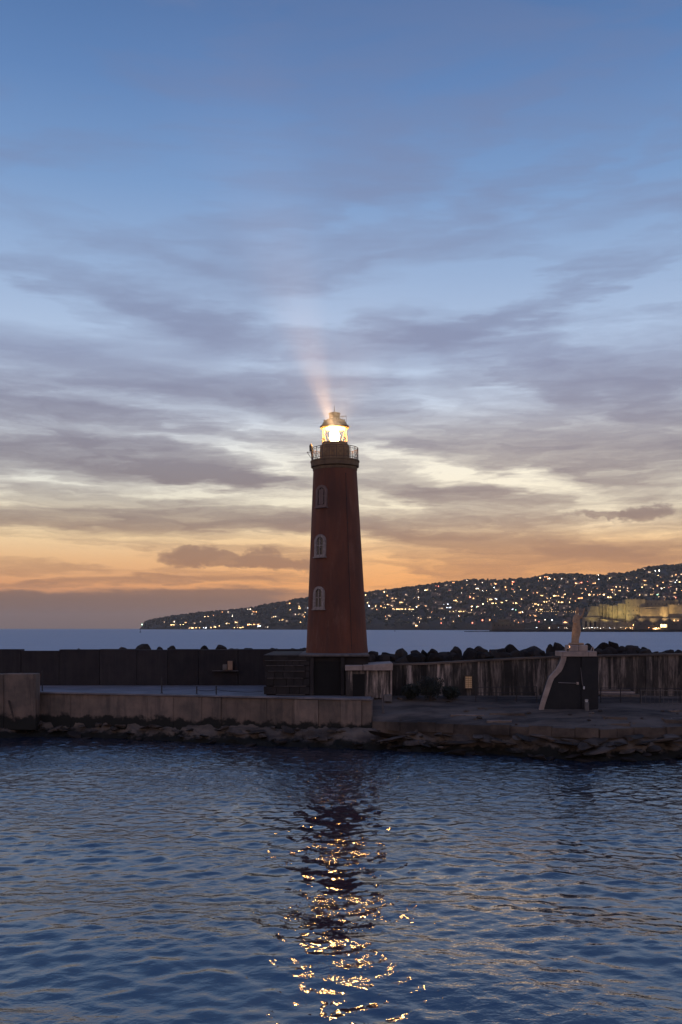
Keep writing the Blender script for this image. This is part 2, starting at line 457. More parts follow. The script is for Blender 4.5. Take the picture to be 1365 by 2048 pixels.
# ------------------------------------------------------------------ helpers
class MB:
    def __init__(self):
        self.v = []
        self.f = []

    def add(self, vs, fs):
        o = len(self.v)
        self.v += [tuple(v) for v in vs]
        self.f += [tuple(i + o for i in f) for f in fs]
        return self

    def box(self, a, b):
        x0, y0, z0 = a
        x1, y1, z1 = b
        return self.add([(x0, y0, z0), (x1, y0, z0), (x1, y1, z0), (x0, y1, z0), (x0, y0, z1), (x1, y0, z1), (x1, y1, z1), (x0, y1, z1)],
                        [(0, 3, 2, 1), (4, 5, 6, 7), (0, 1, 5, 4), (1, 2, 6, 5), (2, 3, 7, 6), (3, 0, 4, 7)])

    def cbox(self, a, b, c=0.04):
        """box with chamfered edges"""
        bm = bmesh.new()
        bmesh.ops.create_cube(bm, size=1.0)
        for v in bm.verts:
            v.co = Vector([(a[i] + b[i]) / 2 + v.co[i] * (b[i] - a[i]) for i in range(3)])
        bmesh.ops.bevel(bm, geom=bm.edges[:], offset=c, segments=1, affect='EDGES')
        bm.verts.index_update()
        self.add([v.co for v in bm.verts], [[v.index for v in f.verts] for f in bm.faces])
        bm.free()
        return self

    def prism(self, pts, y0, y1):
        """outline in x,z extruded along y"""
        n = len(pts)
        vs = [(x, y0, z) for x, z in pts] + [(x, y1, z) for x, z in pts]
        fs = [tuple(range(n)), tuple(range(2 * n - 1, n - 1, -1))]
        fs += [(i, i + n, (i + 1) % n + n, (i + 1) % n) for i in range(n)]
        return self.add(vs, fs)

    def plan(self, pts, z0, z1):
        """outline in x,y extruded upward; z1 may be one value or one per point"""
        n = len(pts)
        zt = z1 if isinstance(z1, (list, tuple)) else [z1] * n
        vs = [(x, y, z0) for x, y in pts] + [(x, y, zt[i]) for i, (x, y) in enumerate(pts)]
        fs = [tuple(range(n - 1, -1, -1)), tuple(range(n, 2 * n))]
        fs += [(i, (i + 1) % n, (i + 1) % n + n, i + n) for i in range(n)]
        return self.add(vs, fs)

    def lathe(self, prof, seg=48, c=(0, 0), cap=True):
        vs = []
        for r, z in prof:
            for k in range(seg):
                a = 2 * math.pi * k / seg
                vs.append((c[0] + r * math.cos(a), c[1] + r * math.sin(a), z))
        fs = []
        for i in range(len(prof) - 1):
            for k in range(seg):
                k2 = (k + 1) % seg
                fs.append((i * seg + k, i * seg + k2, (i + 1) * seg + k2, (i + 1) * seg + k))
        if cap:
            fs.append(tuple(range(seg - 1, -1, -1)))
            n = (len(prof) - 1) * seg
            fs.append(tuple(range(n, n + seg)))
        return self.add(vs, fs)

    def tube(self, pts, r, seg=8):
        pts = [Vector(p) for p in pts]
        rs = r if isinstance(r, (list, tuple)) else [r] * len(pts)
        vs, fs = [], []
        for i, p in enumerate(pts):
            d = (pts[min(i + 1, len(pts) - 1)] - pts[max(i - 1, 0)]).normalized()
            u = d.orthogonal() if abs(d.z) > 0.99 else d.cross(Vector((0, 0, 1)))
            u.normalize()
            w = d.cross(u)
            for k in range(seg):
                a = 2 * math.pi * k / seg
                vs.append(p + (u * math.cos(a) + w * math.sin(a)) * rs[i])
        for i in range(len(pts) - 1):
            for k in range(seg):
                k2 = (k + 1) % seg
                fs.append((i * seg + k, i * seg + k2, (i + 1) * seg + k2, (i + 1) * seg + k))
        fs.append(tuple(range(seg - 1, -1, -1)))
        n = (len(pts) - 1) * seg
        fs.append(tuple(range(n, n + seg)))
        return self.add(vs, fs)

    def mesh(self, name, m, smooth=False):
        me = bpy.data.meshes.new(name)
        me.from_pydata(self.v, [], self.f)
        me.update()
        bm = bmesh.new()
        bm.from_mesh(me)
        bmesh.ops.recalc_face_normals(bm, faces=bm.faces)
        bm.to_mesh(me)
        bm.free()
        me.materials.append(MATS[m])
        if smooth:
            me.polygons.foreach_set('use_smooth', [True] * len(me.polygons))
            try:
                me.set_sharp_from_angle(angle=math.radians(38))
            except Exception:
                pass
        return me

    def build(self, name, m, parent=None, smooth=False):
        return link(name, self.mesh(name, m, smooth), parent)


def link(name, me, parent=None, loc=None, rz=None):
    o = bpy.data.objects.new(name, me)
    col.objects.link(o)
    if parent is not None:
        o.parent = parent
    if loc is not None:
        o.location = loc
    if rz is not None:
        o.rotation_euler = (0, 0, rz)
    return o


def tag(o, label=None, cat=None, group=None, kind=None):
    if label:
        o['label'] = label
    if cat:
        o['category'] = cat
    if group:
        o['group'] = group
    if kind:
        o['kind'] = kind
    return o


def thing(name, loc, label, cat, group=None, rz=0.0):
    o = bpy.data.objects.new(name, None)
    o.empty_display_size = 0.2
    col.objects.link(o)
    o.location = loc
    o.rotation_euler = (0, 0, rz)
    return tag(o, label, cat, group)


rnd = random.Random(11)
RE = 6.371e6


def lerp_table(tab, x):
    if x <= tab[0][0]:
        return tab[0][1]
    for (x0, y0), (x1, y1) in zip(tab, tab[1:]):
        if x <= x1:
            return y0 + (y1 - y0) * (x - x0) / (x1 - x0)
    return tab[-1][1]


# ------------------------------------------------------------------ sea
def build_sea():
    def axis(lo, hi, step, reach_lo, reach_hi, ratio=1.16):
        a = list(np.arange(lo, hi + 1e-6, step))
        s, v = step, lo
        left = []
        while v > reach_lo:
            s *= ratio
            v -= s
            left.append(v)
        s, v = step, hi
        right = []
        while v < reach_hi:
            s *= ratio
            v += s
            right.append(v)
        return np.array(left[::-1] + a + right)
    xs = axis(-27, 27, 0.088, -13000, 13000)
    ys = axis(16.5, 70, 0.066, -3000, 13500)
    gx, gy = np.meshgrid(xs, ys)
    rng = np.random.default_rng(5)
    z = np.zeros_like(gx)
    dx = np.zeros_like(gx)
    dy = np.zeros_like(gx)
    # chop: wave trains crossing each other, travelling mostly across the line of sight
    fade = np.clip((33 - np.abs(gx)) / 4, 0, 1) * np.clip((gy - 11) / 4, 0, 1) * np.clip((76 - gy) / 4, 0, 1)
    lens = np.exp(rng.uniform(np.log(0.36), np.log(1.45), 96))
    for L in lens:
        k = 2 * math.pi / L
        th = math.radians(rng.normal(82, 48))
        kx, ky = k * math.cos(th), k * math.sin(th)
        slope = 0.0180 * (1.0 if L > 0.6 else 0.85)
        A = slope / k
        ph = kx * gx + ky * gy + rng.uniform(0, 6.283)
        # trains come in groups
        grp = 0.65 + 0.55 * np.sin(gx * rng.uniform(-.35, .35) + gy * rng.uniform(-.25, .25) + rng.uniform(0, 6.28))
        z += A * grp * np.cos(ph)
        dx -= 0.8 * A * grp * math.cos(th) * np.sin(ph)
        dy -= 0.8 * A * grp * math.sin(th) * np.sin(ph)
    # long wake of the boat in the lower right, and a slow swell
    for (L, deg, A) in ((6.5, 62, .045), (9.0, 74, .05), (4.6, 55, .028), (13, 95, .05)):
        k = 2 * math.pi / L
        th = math.radians(deg)
        near = np.clip((46 - gy) / 26, 0.15, 1)
        z += A * near * np.cos(k * (math.cos(th) * gx + math.sin(th) * gy) + L)
    lee = np.clip((gy - 20) / 45, 0, 1)
    amp = fade * (1.0 + 0.45 * lee)
    z *= amp
    r2 = gx * gx + gy * gy
    z -= r2 / (2 * RE)
    vx = gx + dx * amp
    vy = gy + dy * amp
    ny, nx = gx.shape
    co = np.stack([vx, vy, z], -1).reshape(-1, 3).astype(np.float32)
    idx = np.arange(nx * ny).reshape(ny, nx)
    q = np.stack([idx[:-1, :-1], idx[:-1, 1:], idx[1:, 1:], idx[1:, :-1]], -1).reshape(-1, 4)
    me = bpy.data.meshes.new('sea')
    me.vertices.add(len(co))
    me.vertices.foreach_set('co', co.ravel())
    me.loops.add(q.size)
    me.loops.foreach_set('vertex_index', q.ravel().astype(np.int32))
    me.polygons.add(len(q))
    me.polygons.foreach_set('loop_start', np.arange(0, q.size, 4, dtype=np.int32))
    me.polygons.foreach_set('loop_total', np.full(len(q), 4, dtype=np.int32))
    me.polygons.foreach_set('use_smooth', np.ones(len(q), dtype=bool))
    me.update(calc_edges=True)
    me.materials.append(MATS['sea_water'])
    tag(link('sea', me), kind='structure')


build_sea()

# ------------------------------------------------------------------ the mole: decks, rock shelf, mound
ZD = 3.1      # upper deck
ZR = 3.0      # right deck at its wall


def fb(x, y, s, seed=0.0):
    return mnoise.fractal(Vector((x * s, y * s, seed)), 0.9, 2.0, 4)


FRONT_L = [(-62, 76.5), (-22.7, 71.0), (2.1, 64.0)]
WALL_D = [(-62, 76.5), (-22.7, 71.0), (2.1, 64.0)]
mb = MB()
mb.plan([(-62, 76.5), (-22.7, 71.0), (2.1, 64.0), (2.1, 92), (-62, 92)], -3.0, ZD)
deck = tag(mb.build('quay_deck', 'concrete_deck'), kind='structure')
# right deck falls gently towards the harbour
EDGE_R = [(2.1, 63.2), (3.9, 62.5), (11.8, 59.6), (15.8, 58.2), (21.4, 59.6), (30, 61.5), (62, 68)]
ZF = 1.75     # its front edge
mb = MB()
QX = np.arange(2.1, 62.0, 0.3)
QT = 22
vs = []
for x in QX:
    e = lerp_table(EDGE_R, x)
    yb = max(e + 5, 68.0)
    for j in range(QT):
        t = j / (QT - 3)
        if j < QT - 2:
            y = e + (yb - e) * t
            rough = 1 - 0.75 * t
            z = ZF + (ZR - ZF) * t + rough * (fb(x, y, .45, 1.5) * .16 + fb(x * .4, y * 1.8, 1.3, 7.5) * .09) * min(1, t * 8 + .25)
            z = min(z, 3.02)
        else:
            y, z = (92, ZR) if j == QT - 2 else (92, -3)
        vs.append((x, y, z))
    vs.append((x, e, -3))
NQ = QT + 1
fs = []
for i in range(len(QX) - 1):
    for j in range(NQ):
        a_, b_ = i * NQ + j, i * NQ + (j + 1) % NQ
        fs.append((a_, a_ + NQ, b_ + NQ, b_))
fs.append(tuple(range(NQ)))
fs.append(tuple((len(QX) - 1) * NQ + j for j in range(NQ)))
mb.add(vs, fs)
low_deck = tag(mb.build('lower_quay', 'concrete_old', smooth=True), kind='structure')


def ZDECK(x, y):
    if x < 2.1:
        return ZD
    e = lerp_table(EDGE_R, x)
    t = (y - e) / (max(e + 5, 68.0) - e)
    return ZF + (ZR - ZF) * min(1, max(0, t))


# rock shelf between quay and water
WATER = [(-62, 73.5), (-26, 68.2), (-21, 69.2), (-14.5, 67.4), (-7.5, 64.6), (-1.4, 62.7), (5.7, 60.9), (10, 59.5), (14, 57.0), (18, 56.9), (21, 58.2), (30, 60), (62, 66)]
INNER = [(-62, 76.7), (-22.7, 71.2), (2.0, 64.2), (3.9, 62.8), (11.8, 59.9), (15.8, 58.5), (21.4, 59.9), (30, 61.8), (62, 68.3)]
ZIN = [(-62, 1.3), (-22, 1.3), (-2, 1.5), (2.0, 1.5), (3.9, 1.5), (12, 1.5), (30, 1.5), (62, 1.5)]
mb = MB()
xs = np.arange(-60, 60.01, 0.22)
NR = 26
vs = []
for x in xs:
    dw, di, zi = lerp_table(WATER, x), lerp_table(INNER, x), lerp_table(ZIN, x)
    for j in range(NR):
        t = j / (NR - 1)                       # 0 at the wall, 1 beyond the waterline
        y = di + 0.25 + (dw - 1.6 - di) * t
        tw = (di - dw) / (di - dw + 1.6)       # where the water meets it
        s = t / tw
        z = zi * (1 - s ** 1.35) if s < 1 else -(s - 1) * 1.6
        ed = min(1, t * 5)
        z += (fb(x, y, 0.55) * 0.40 + fb(x * 0.5, y * 1.6, 1.5, 4.4) * 0.20 + fb(x, y, 3.1, 8.0) * 0.07) * ed
        # layered ledges
        z += 0.10 * math.sin(z * 9 + fb(x, y, .2, 2.0) * 3) * ed
        vs.append((x, y + fb(x, z, 0.7, 6.0) * 0.35 * ed, z))
fs = []
for i in range(len(xs) - 1):
    for j in range(NR - 1):
        a = i * NR + j
        fs.append((a, a + 1, a + NR + 1, a + NR))
mb.add(vs, fs)
tag(mb.build('rock_shelf', 'rock_shelf', smooth=True), kind='structure')

# seaward mound under the armour rocks
mb = MB()
vs = []
MX = np.arange(-62, 62.1, 1.0)
for x in MX:
    left = x < 1.5
    prof = [(80.9, 2.0), (80.95, 5.5), (83.5, 5.6), (88, 3.0), (96, -1.5)] if left else [(70.6, 2.0), (70.7, 5.2), (73.5, 5.55), (82, 3.2), (96, -1.5)]
    for y, z in prof:
        vs.append((x, y, z + (fb(x, y, .4, 3) * .3 if z > 2.5 else 0)))
fs = []
for i in range(len(MX) - 1):
    for j in range(4):
        a = i * 5 + j
        fs.append((a, a + 1, a + 6, a + 5))
mb.add(vs, fs)
tag(mb.build('breakwater_mound', 'rock_dark', smooth=True), kind='structure')


# ------------------------------------------------------------------ boulders
def boulder_mesh(seed, m, sub=3, blocky=0.5):
    bm = bmesh.new()
    bmesh.ops.create_icosphere(bm, subdivisions=sub, radius=1.0)
    r = random.Random(seed)
    off = Vector((r.uniform(-50, 50), r.uniform(-50, 50), r.uniform(-50, 50)))
    planes = []
    for k in range(13):
        v = Vector((r.gauss(0, 1), r.gauss(0, 1), r.gauss(0, 1))).normalized()
        planes.append((v, r.uniform(0.52, 0.86)))
    for v in bm.verts:
        p = v.co.copy()
        for nrm, dd in planes:
            e = p.dot(nrm) - dd
            if e > 0:
                p -= nrm * e * blocky
        p += p.normalized() * (mnoise.noise(p * 1.6 + off) * 0.13 + mnoise.noise(p * 4 + off) * 0.05)
        v.co = p
    bmesh.ops.recalc_face_normals(bm, faces=bm.faces)
    me = bpy.data.meshes.new('boulder')
    bm.to_mesh(me)
    bm.free()
    me.materials.append(MATS[m])
    me.polygons.foreach_set('use_smooth', [True] * len(me.polygons))
    me.set_sharp_from_angle(angle=math.radians(24))
    return me


BM_D = [boulder_mesh(i, 'rock_dark', 3, 0.9 + 0.02 * i) for i in range(7)]
BM_W = [boulder_mesh(20 + i, 'rock_warm', 3, 0.92 + 0.02 * i) for i in range(6)]


def boulder(me, c, s, label, group):
    o = link('boulder', me, None, c)
    o.scale = s
    o.rotation_euler = (rnd.uniform(-.25, .25), rnd.uniform(-.25, .25), rnd.uniform(0, 6.28))
    return tag(o, label, 'boulder', group)


L_TOPS = [(158, 1298, 15), (207, 1297, 20), (248, 1293, 28), (290, 1287, 42), (320, 1295, 24), (344, 1289, 22), (412, 1290, 24), (440, 1287, 27),
          (470, 1295, 32), (499, 1293, 27), (527, 1298, 24), (550, 1293, 24), (585, 1296, 28), (606, 1293, 22)]
for px, py, wd in L_TOPS:
    d = 82.6 + rnd.uniform(-.3, .6)
    r = wd / F * d / 2 * 1.05
    h = r * (1.2 if wd < 30 else 0.95)
    h = max(h, Z(py, d) - 5.45)
    boulder(rnd.choice(BM_D), (X(px, d), d, Z(py, d) - h * 0.93), (r, r * 1.1, h), 'rounded dark armour rock peeping over the dark parapet wall', 'armour rocks behind the parapet')
R_TOPS = [(748, 1301, 26), (780, 1302, 34), (806, 1296, 30), (835, 1299, 28), (851, 1297, 14), (864, 1296, 20), (886, 1298, 42), (911, 1292, 24), (940, 1297, 34),
          (966, 1290, 32), (992, 1291, 38), (1025, 1288, 32), (1066, 1286, 50), (1101, 1290, 18), (1116, 1282, 25), (1141, 1280, 29), (1180, 1285, 24),
          (1206, 1286, 34), (1227, 1275, 21), (1246, 1290, 24), (1266, 1288, 36), (1292, 1292, 34), (1335, 1298, 38), (1362, 1297, 40), (1400, 1294, 44)]
for px, py, wd in R_TOPS:
    d = 73.2 + rnd.uniform(-.4, .6)
    r = wd / F * d / 2 * 1.12
    h = max(r * 1.0, (Z(py, d) - 5.35) * 0.62)
    boulder(rnd.choice(BM_D), (X(px, d), d, Z(py, d) - h * 0.93), (r, r * 1.1, h), 'dark armour rock heaped behind the stained quay wall', 'armour rocks behind the stained wall')
for k in range(46):
    px = 742 + k * 14.5 + rnd.uniform(-4, 4)
    d = 71.8 + rnd.uniform(-.3, .5)
    r = rnd.uniform(.42, .72)
    top = lerp_table([(742, 1309), (900, 1306), (1060, 1300), (1200, 1297), (1420, 1300)], px) + rnd.uniform(-2, 5)
    boulder(rnd.choice(BM_D), (X(px, d), d, Z(top, d) - r * .9), (r, r, r), 'dark armour rock heaped behind the stained quay wall', 'armour rocks behind the stained wall')
# rocks along the harbour waterline
for k in range(120):
    x = -26 + k * 0.415 + rnd.uniform(-.2, .2)
    dw = lerp_table(WATER, x)
    di = lerp_table(INNER, x)
    t = rnd.random()
    y = dw - 0.15 + t * (di - dw) * 0.75
    zb = (1 - min(1, (di - y) / (di - dw)) ** 1.3) * lerp_table(ZIN, x)
    r = rnd.uniform(.14, .46) * (1.35 if x > 4 else 0.9)
    boulder(rnd.choice(BM_W if t > .35 else BM_D), (x, y, zb - r * 0.10), (r * rnd.uniform(1.0, 2.6), r * 1.1, r * rnd.uniform(.3, .55)), 'low dark rock lying on the shelf at the harbour waterline', 'rocks along the harbour waterline')


for k in range(26):
    x = 3.0 + k * 0.78 + rnd.uniform(-.3, .3)
    e = lerp_table(EDGE_R, x)
    y = e + rnd.uniform(-.75, -.1)
    r = rnd.uniform(.35, .75)
    boulder(rnd.choice(BM_W), (x, y, rnd.uniform(.55, 1.3)), (r * rnd.uniform(1.6, 3.4), r * .9, r * rnd.uniform(.16, .32)), 'broad flat slab of rock jutting below the edge of the lower quay', 'rock slabs below the lower quay')

# ------------------------------------------------------------------ front quay wall with its panels, block, kerb stones
def along(p0, p1, s0, s1):
    a = Vector(p0)
    d = (Vector(p1) - a)
    return a + d * s0, a + d * s1


wl = thing('quay_wall', (-10, 67.4, 1.0), 'low concrete quay wall of stained brown panels below the lighthouse', 'wall')
A, B = Vector((-22.7, 71.0)), Vector((2.1, 64.0))
U = (B - A).normalized()
Nn = Vector((U.y, -U.x))           # towards the harbour
if Nn.y > 0:
    Nn = -Nn
LW = (B - A).length
joints = [75, 146, 225, 300, 352, 408, 446, 536, 592, 640, 684, 726, 746]


def wall_s(px):
    # parameter along A-B where the sight line of this pixel meets it
    k = (px - CX) / F
    # A.x + s*U.x = k*(A.y + s*U.y)
    return (k * A.y - A.x) / (U.x - k * U.y)


def slab(a2, b2, n2, th, z0, z1, z1b=None):
    z1b = z1 if z1b is None else z1b
    p = [a2 + n2 * th, b2 + n2 * th, b2 - n2 * 0.0, a2 - n2 * 0.0]
    m = MB()
    m.plan([(q.x, q.y) for q in p], z0, [z1, z1b, z1b, z1])
    return m


for i in range(len(joints) - 1):
    s0, s1 = wall_s(joints[i]), wall_s(joints[i + 1])
    a2, b2 = A + U * (s0 + 0.012), A + U * (s1 - 0.012)
    th = 0.30 + rnd.uniform(-.05, .05)
    o = slab(a2 - Vector((0, 0)), b2, Nn, th, 0.6, ZD - 0.03 + rnd.uniform(-.02, .02)).build('panel', 'concrete_quay')
    o.parent = wl
    o.matrix_parent_inverse = Matrix.Translation(wl.location).inverted()
s = 0.0
kk = 0
while s < LW:
    ln = rnd.uniform(1.7, 2.6)
    a2, b2 = A + U * (s + .01) + Nn * .42, A + U * (min(LW, s + ln) - .01) + Nn * .42
    o = slab(a2, b2, -Nn, 0.9, ZD + 0.004, ZD + 0.11 + rnd.uniform(-.015, .015)).build('coping_stone', 'concrete_deck', wl)
    o.matrix_parent_inverse = Matrix.Translation(wl.location).inverted()
    s += ln

bx = thing('concrete_block', (-25, 70, 0.8), 'large pale brown concrete block standing at the end of the quay wall', 'block')
IB = Matrix.Translation(bx.location).inverted()
xr = X(72, 69.3)
for i, (xa, xb) in enumerate(((-35, X(8, 69.3) - .015), (X(8, 69.3) + .015, xr))):
    o = MB().cbox((xa, 69.3 + 0.12 * (1 - i), 0.5), (xb, 70.35, 4.58 + .03 * i), 0.05).build('panel', 'concrete_quay', bx)
    o.matrix_parent_inverse = IB
pl = tag(MB().tube([P(30, 1443, 68.9), P(18, 1401, 69.22)], 0.07, 6).build('leaning_plank', 'wood_post'), 'dark timber plank leaning against the large concrete block', 'plank')

# kerb stones of the lower quay
ks = thing('kerb', (12, 60, 2.0), 'row of worn kerb stones edging the lower quay', 'kerb')
IK = Matrix.Translation(ks.location).inverted()
for (p0, p1) in zip(EDGE_R[:-2], EDGE_R[1:-1]):
    a, b = Vector(p0), Vector(p1)
    u = (b - a).normalized()
    nn = Vector((u.y, -u.x))
    L = (b - a).length
    k = max(1, round(L / 1.25))
    for i in range(k):
        if rnd.random() < .3:
            continue
        q0, q1 = a + u * (L * i / k + .012), a + u * (L * (i + 1) / k - .012)
        o = slab(q0 + nn * (.16 + rnd.uniform(-.03, .03)), q1 + nn * (.16 + rnd.uniform(-.03, .03)), -nn, .6, 1.2, ZF + .05 + rnd.uniform(-.07, .05)).build('kerb_stone', 'concrete_old', ks)
        o.matrix_parent_inverse = IK

# ------------------------------------------------------------------ parapet (left) and stained wall (right)
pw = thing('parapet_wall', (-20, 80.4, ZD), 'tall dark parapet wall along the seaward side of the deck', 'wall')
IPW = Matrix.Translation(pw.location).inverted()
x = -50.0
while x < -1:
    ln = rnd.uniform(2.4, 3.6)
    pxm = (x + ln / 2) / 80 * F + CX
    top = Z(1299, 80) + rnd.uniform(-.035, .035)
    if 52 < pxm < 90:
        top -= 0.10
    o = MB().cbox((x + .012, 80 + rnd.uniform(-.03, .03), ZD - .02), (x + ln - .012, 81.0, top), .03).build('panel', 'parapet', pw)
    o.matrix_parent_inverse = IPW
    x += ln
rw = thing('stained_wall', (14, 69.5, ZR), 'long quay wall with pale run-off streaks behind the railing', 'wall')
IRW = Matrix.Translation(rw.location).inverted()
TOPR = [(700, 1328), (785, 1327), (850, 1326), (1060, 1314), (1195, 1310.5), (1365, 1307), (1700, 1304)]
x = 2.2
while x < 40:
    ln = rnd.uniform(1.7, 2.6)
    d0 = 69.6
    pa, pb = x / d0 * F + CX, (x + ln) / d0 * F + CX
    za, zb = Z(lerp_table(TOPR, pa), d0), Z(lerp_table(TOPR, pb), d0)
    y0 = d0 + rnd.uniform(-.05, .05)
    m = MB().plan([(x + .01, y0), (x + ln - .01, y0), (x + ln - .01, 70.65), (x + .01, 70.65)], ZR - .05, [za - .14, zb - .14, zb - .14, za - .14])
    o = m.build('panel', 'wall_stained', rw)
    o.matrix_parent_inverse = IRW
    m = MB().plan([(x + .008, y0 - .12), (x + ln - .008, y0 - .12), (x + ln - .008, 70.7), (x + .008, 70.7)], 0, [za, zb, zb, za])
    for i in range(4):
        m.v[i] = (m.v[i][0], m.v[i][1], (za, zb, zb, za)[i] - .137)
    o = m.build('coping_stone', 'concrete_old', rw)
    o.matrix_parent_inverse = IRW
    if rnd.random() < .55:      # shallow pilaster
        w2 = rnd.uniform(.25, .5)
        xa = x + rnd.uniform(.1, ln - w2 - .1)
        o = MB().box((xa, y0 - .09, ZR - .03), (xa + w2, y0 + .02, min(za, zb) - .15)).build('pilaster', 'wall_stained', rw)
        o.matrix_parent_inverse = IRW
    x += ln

# ------------------------------------------------------------------ lighthouse base building
DB = 68.0
base = thing('lighthouse_plinth_building', (-1.8, 72, ZD), 'dark stone building carrying the red lighthouse on the mole', 'building')
IBA = Matrix.Translation(base.location).inverted()


def bpart(m, name, mt, sm=False, parent=base, inv=IBA):
    o = m.build(name, mt, parent, sm)
    o.matrix_parent_inverse = inv
    return o


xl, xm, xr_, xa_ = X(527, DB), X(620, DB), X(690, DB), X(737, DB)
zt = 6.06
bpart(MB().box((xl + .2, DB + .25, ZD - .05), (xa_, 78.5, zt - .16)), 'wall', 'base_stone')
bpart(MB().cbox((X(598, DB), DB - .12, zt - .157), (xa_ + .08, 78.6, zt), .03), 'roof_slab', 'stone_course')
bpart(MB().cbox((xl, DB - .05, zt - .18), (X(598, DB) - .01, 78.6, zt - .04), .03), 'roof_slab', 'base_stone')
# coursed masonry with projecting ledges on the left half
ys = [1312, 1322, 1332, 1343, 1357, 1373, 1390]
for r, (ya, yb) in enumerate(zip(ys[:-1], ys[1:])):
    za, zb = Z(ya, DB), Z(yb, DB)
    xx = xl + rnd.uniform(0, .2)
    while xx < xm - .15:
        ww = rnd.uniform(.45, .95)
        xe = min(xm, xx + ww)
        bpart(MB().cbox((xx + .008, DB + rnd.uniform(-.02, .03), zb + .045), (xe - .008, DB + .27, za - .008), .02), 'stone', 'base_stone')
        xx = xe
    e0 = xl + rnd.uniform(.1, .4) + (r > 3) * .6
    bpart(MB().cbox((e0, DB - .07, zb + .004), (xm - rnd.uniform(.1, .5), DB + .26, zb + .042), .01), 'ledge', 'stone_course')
# doorway as a flat dark plate, and pillars, in the middle
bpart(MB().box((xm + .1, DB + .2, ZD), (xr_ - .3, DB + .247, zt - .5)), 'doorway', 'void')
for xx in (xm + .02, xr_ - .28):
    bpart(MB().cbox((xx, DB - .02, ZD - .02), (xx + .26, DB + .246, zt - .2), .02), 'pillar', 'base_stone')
# annex on the right with its pale cornice
zc0, zc1 = Z(1341, 67.4), Z(1329, 67.4)
x0, x1 = X(692, 67.4), X(784, 67.4)
bpart(MB().cbox((x0, 67.4, ZR - .05), (x1 - .12, 72.5, zc0 - .003), .03), 'annex_wall', 'wall_stained')
o = bpart(MB().cbox((x0 - .05, 67.2, zc0), (X(726, 67.4), 72.6, zc1 - .06), .03), 'cornice', 'pale_stone')
o = bpart(MB().plan([(X(727, 67.4), 67.15), (x1 + .06, 67.15), (x1 + .06, 72.6), (X(727, 67.4), 72.6)], zc0 + .02, [zc1 - .05, zc1 + .1, zc1 + .1, zc1 - .05]), 'cornice', 'pale_stone')
bpart(MB().cbox((x1 - .10, 67.3, ZR - .02), (x1 + .02, 67.55, zc0 + .018), .015), 'pillar', 'pale_stone')
bpart(MB().box((x0 + .5, 67.33, ZR - .03), (x0 + 1.35, 67.398, zc0 - .25)), 'door', 'void')
bpart(MB().box((X(768, 67.4), 66.6, ZR - .2), (x1 - .02, 67.28, ZR + .24)), 'doorstep', 'grey_box')

# ------------------------------------------------------------------ lighthouse
DT = 73.0
S = DT / F
LX = X(674.5, DT)
lh = thing('lighthouse', (LX, DT, 6.05), 'tall tapering red lighthouse with its lantern lit', 'lighthouse')
lh.rotation_euler = (0, math.radians(-0.62), 0)


def h(py):
    """height above the lighthouse foot of a photograph row"""
    return (1305 - py) * S


def rad(py):
    return (61.5 + (43.3 - 61.5) * (1305 - py) / 370.0) * S


R0, R1 = rad(1305), rad(936)
prof = []
for i in range(25):
    py = 1305 - 369 * i / 24
    prof.append((rad(py), h(py)))
prof[0] = (R0 + .04, -0.03)
shaft = MB().lathe(prof, 72).build('tower_shaft', 'red_paint', lh, True)
MB().lathe([(rad(941) + .015, h(942)), (rad(941) + .04, h(941)), (rad(937) + .05, h(936.5)), (rad(937), h(936.4))], 72).build('cornice_band', 'cornice_stone', lh, True)
MB().lathe([(44.5 * S, h(936.3)), (48 * S, h(934.5)), (48.2 * S, h(926)), (49.2 * S, h(925)), (49.2 * S, h(922.5)), (47 * S, h(922))], 72).build('gallery', 'cornice_stone', lh, True)
# service drum below the lantern
MB().lathe([(31.5 * S, h(921.9)), (31.5 * S, h(918)), (29.6 * S, h(917)), (29.4 * S, h(893)), (28.2 * S, h(892)), (28.2 * S, h(890.5)), (25.6 * S, h(890)), (25.6 * S, h(887))], 64).build('drum', 'drum_stone_glow', lh, True)
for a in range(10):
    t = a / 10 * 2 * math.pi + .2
    MB().tube([(29.5 * S * math.cos(t), 29.5 * S * math.sin(t), h(917)), (29.5 * S * math.cos(t), 29.5 * S * math.sin(t), h(892.5))], .03, 6).build('drum_rib', 'drum_stone_glow', lh)
# lantern: twelve panes between leaning bars
RG = 24.8 * S
zg0, zg1 = h(887.2), h(856)
NP = 12
for k in range(NP):
    a0, a1 = 2 * math.pi * k / NP + .1, 2 * math.pi * (k + 1) / NP + .1
    m = MB()
    sub = 4
    vs = []
    for i in range(sub + 1):
        a = a0 + (a1 - a0) * i / sub
        vs += [(RG * math.cos(a), RG * math.sin(a), zg0), (RG * math.cos(a), RG * math.sin(a), zg1)]
    m.add(vs, [(2 * i, 2 * i + 2, 2 * i + 3, 2 * i + 1) for i in range(sub)])
    m.build('pane', 'lantern_glass', lh, True)
for k in range(6):
    a0 = 2 * math.pi * k / 6 + .1
    for sg in (1, -1):
        pts = []
        for i in range(6):
            a = a0 + sg * (2 * math.pi / 12) * i / 5
            pts.append((RG * 1.012 * math.cos(a), RG * 1.012 * math.sin(a), zg0 + (zg1 - zg0) * i / 5))
        MB().tube(pts, .018, 6).build('glazing_bar', 'rail_metal', lh)
for zz in (zg0 + .02, zg1 - .02):
    MB().lathe([(RG + .03, zz - .03), (RG + .04, zz), (RG + .03, zz + .03), (RG - .02, zz + .03), (RG - .02, zz - .03)], 48, cap=False).build('glazing_ring', 'dome_metal', lh, True)
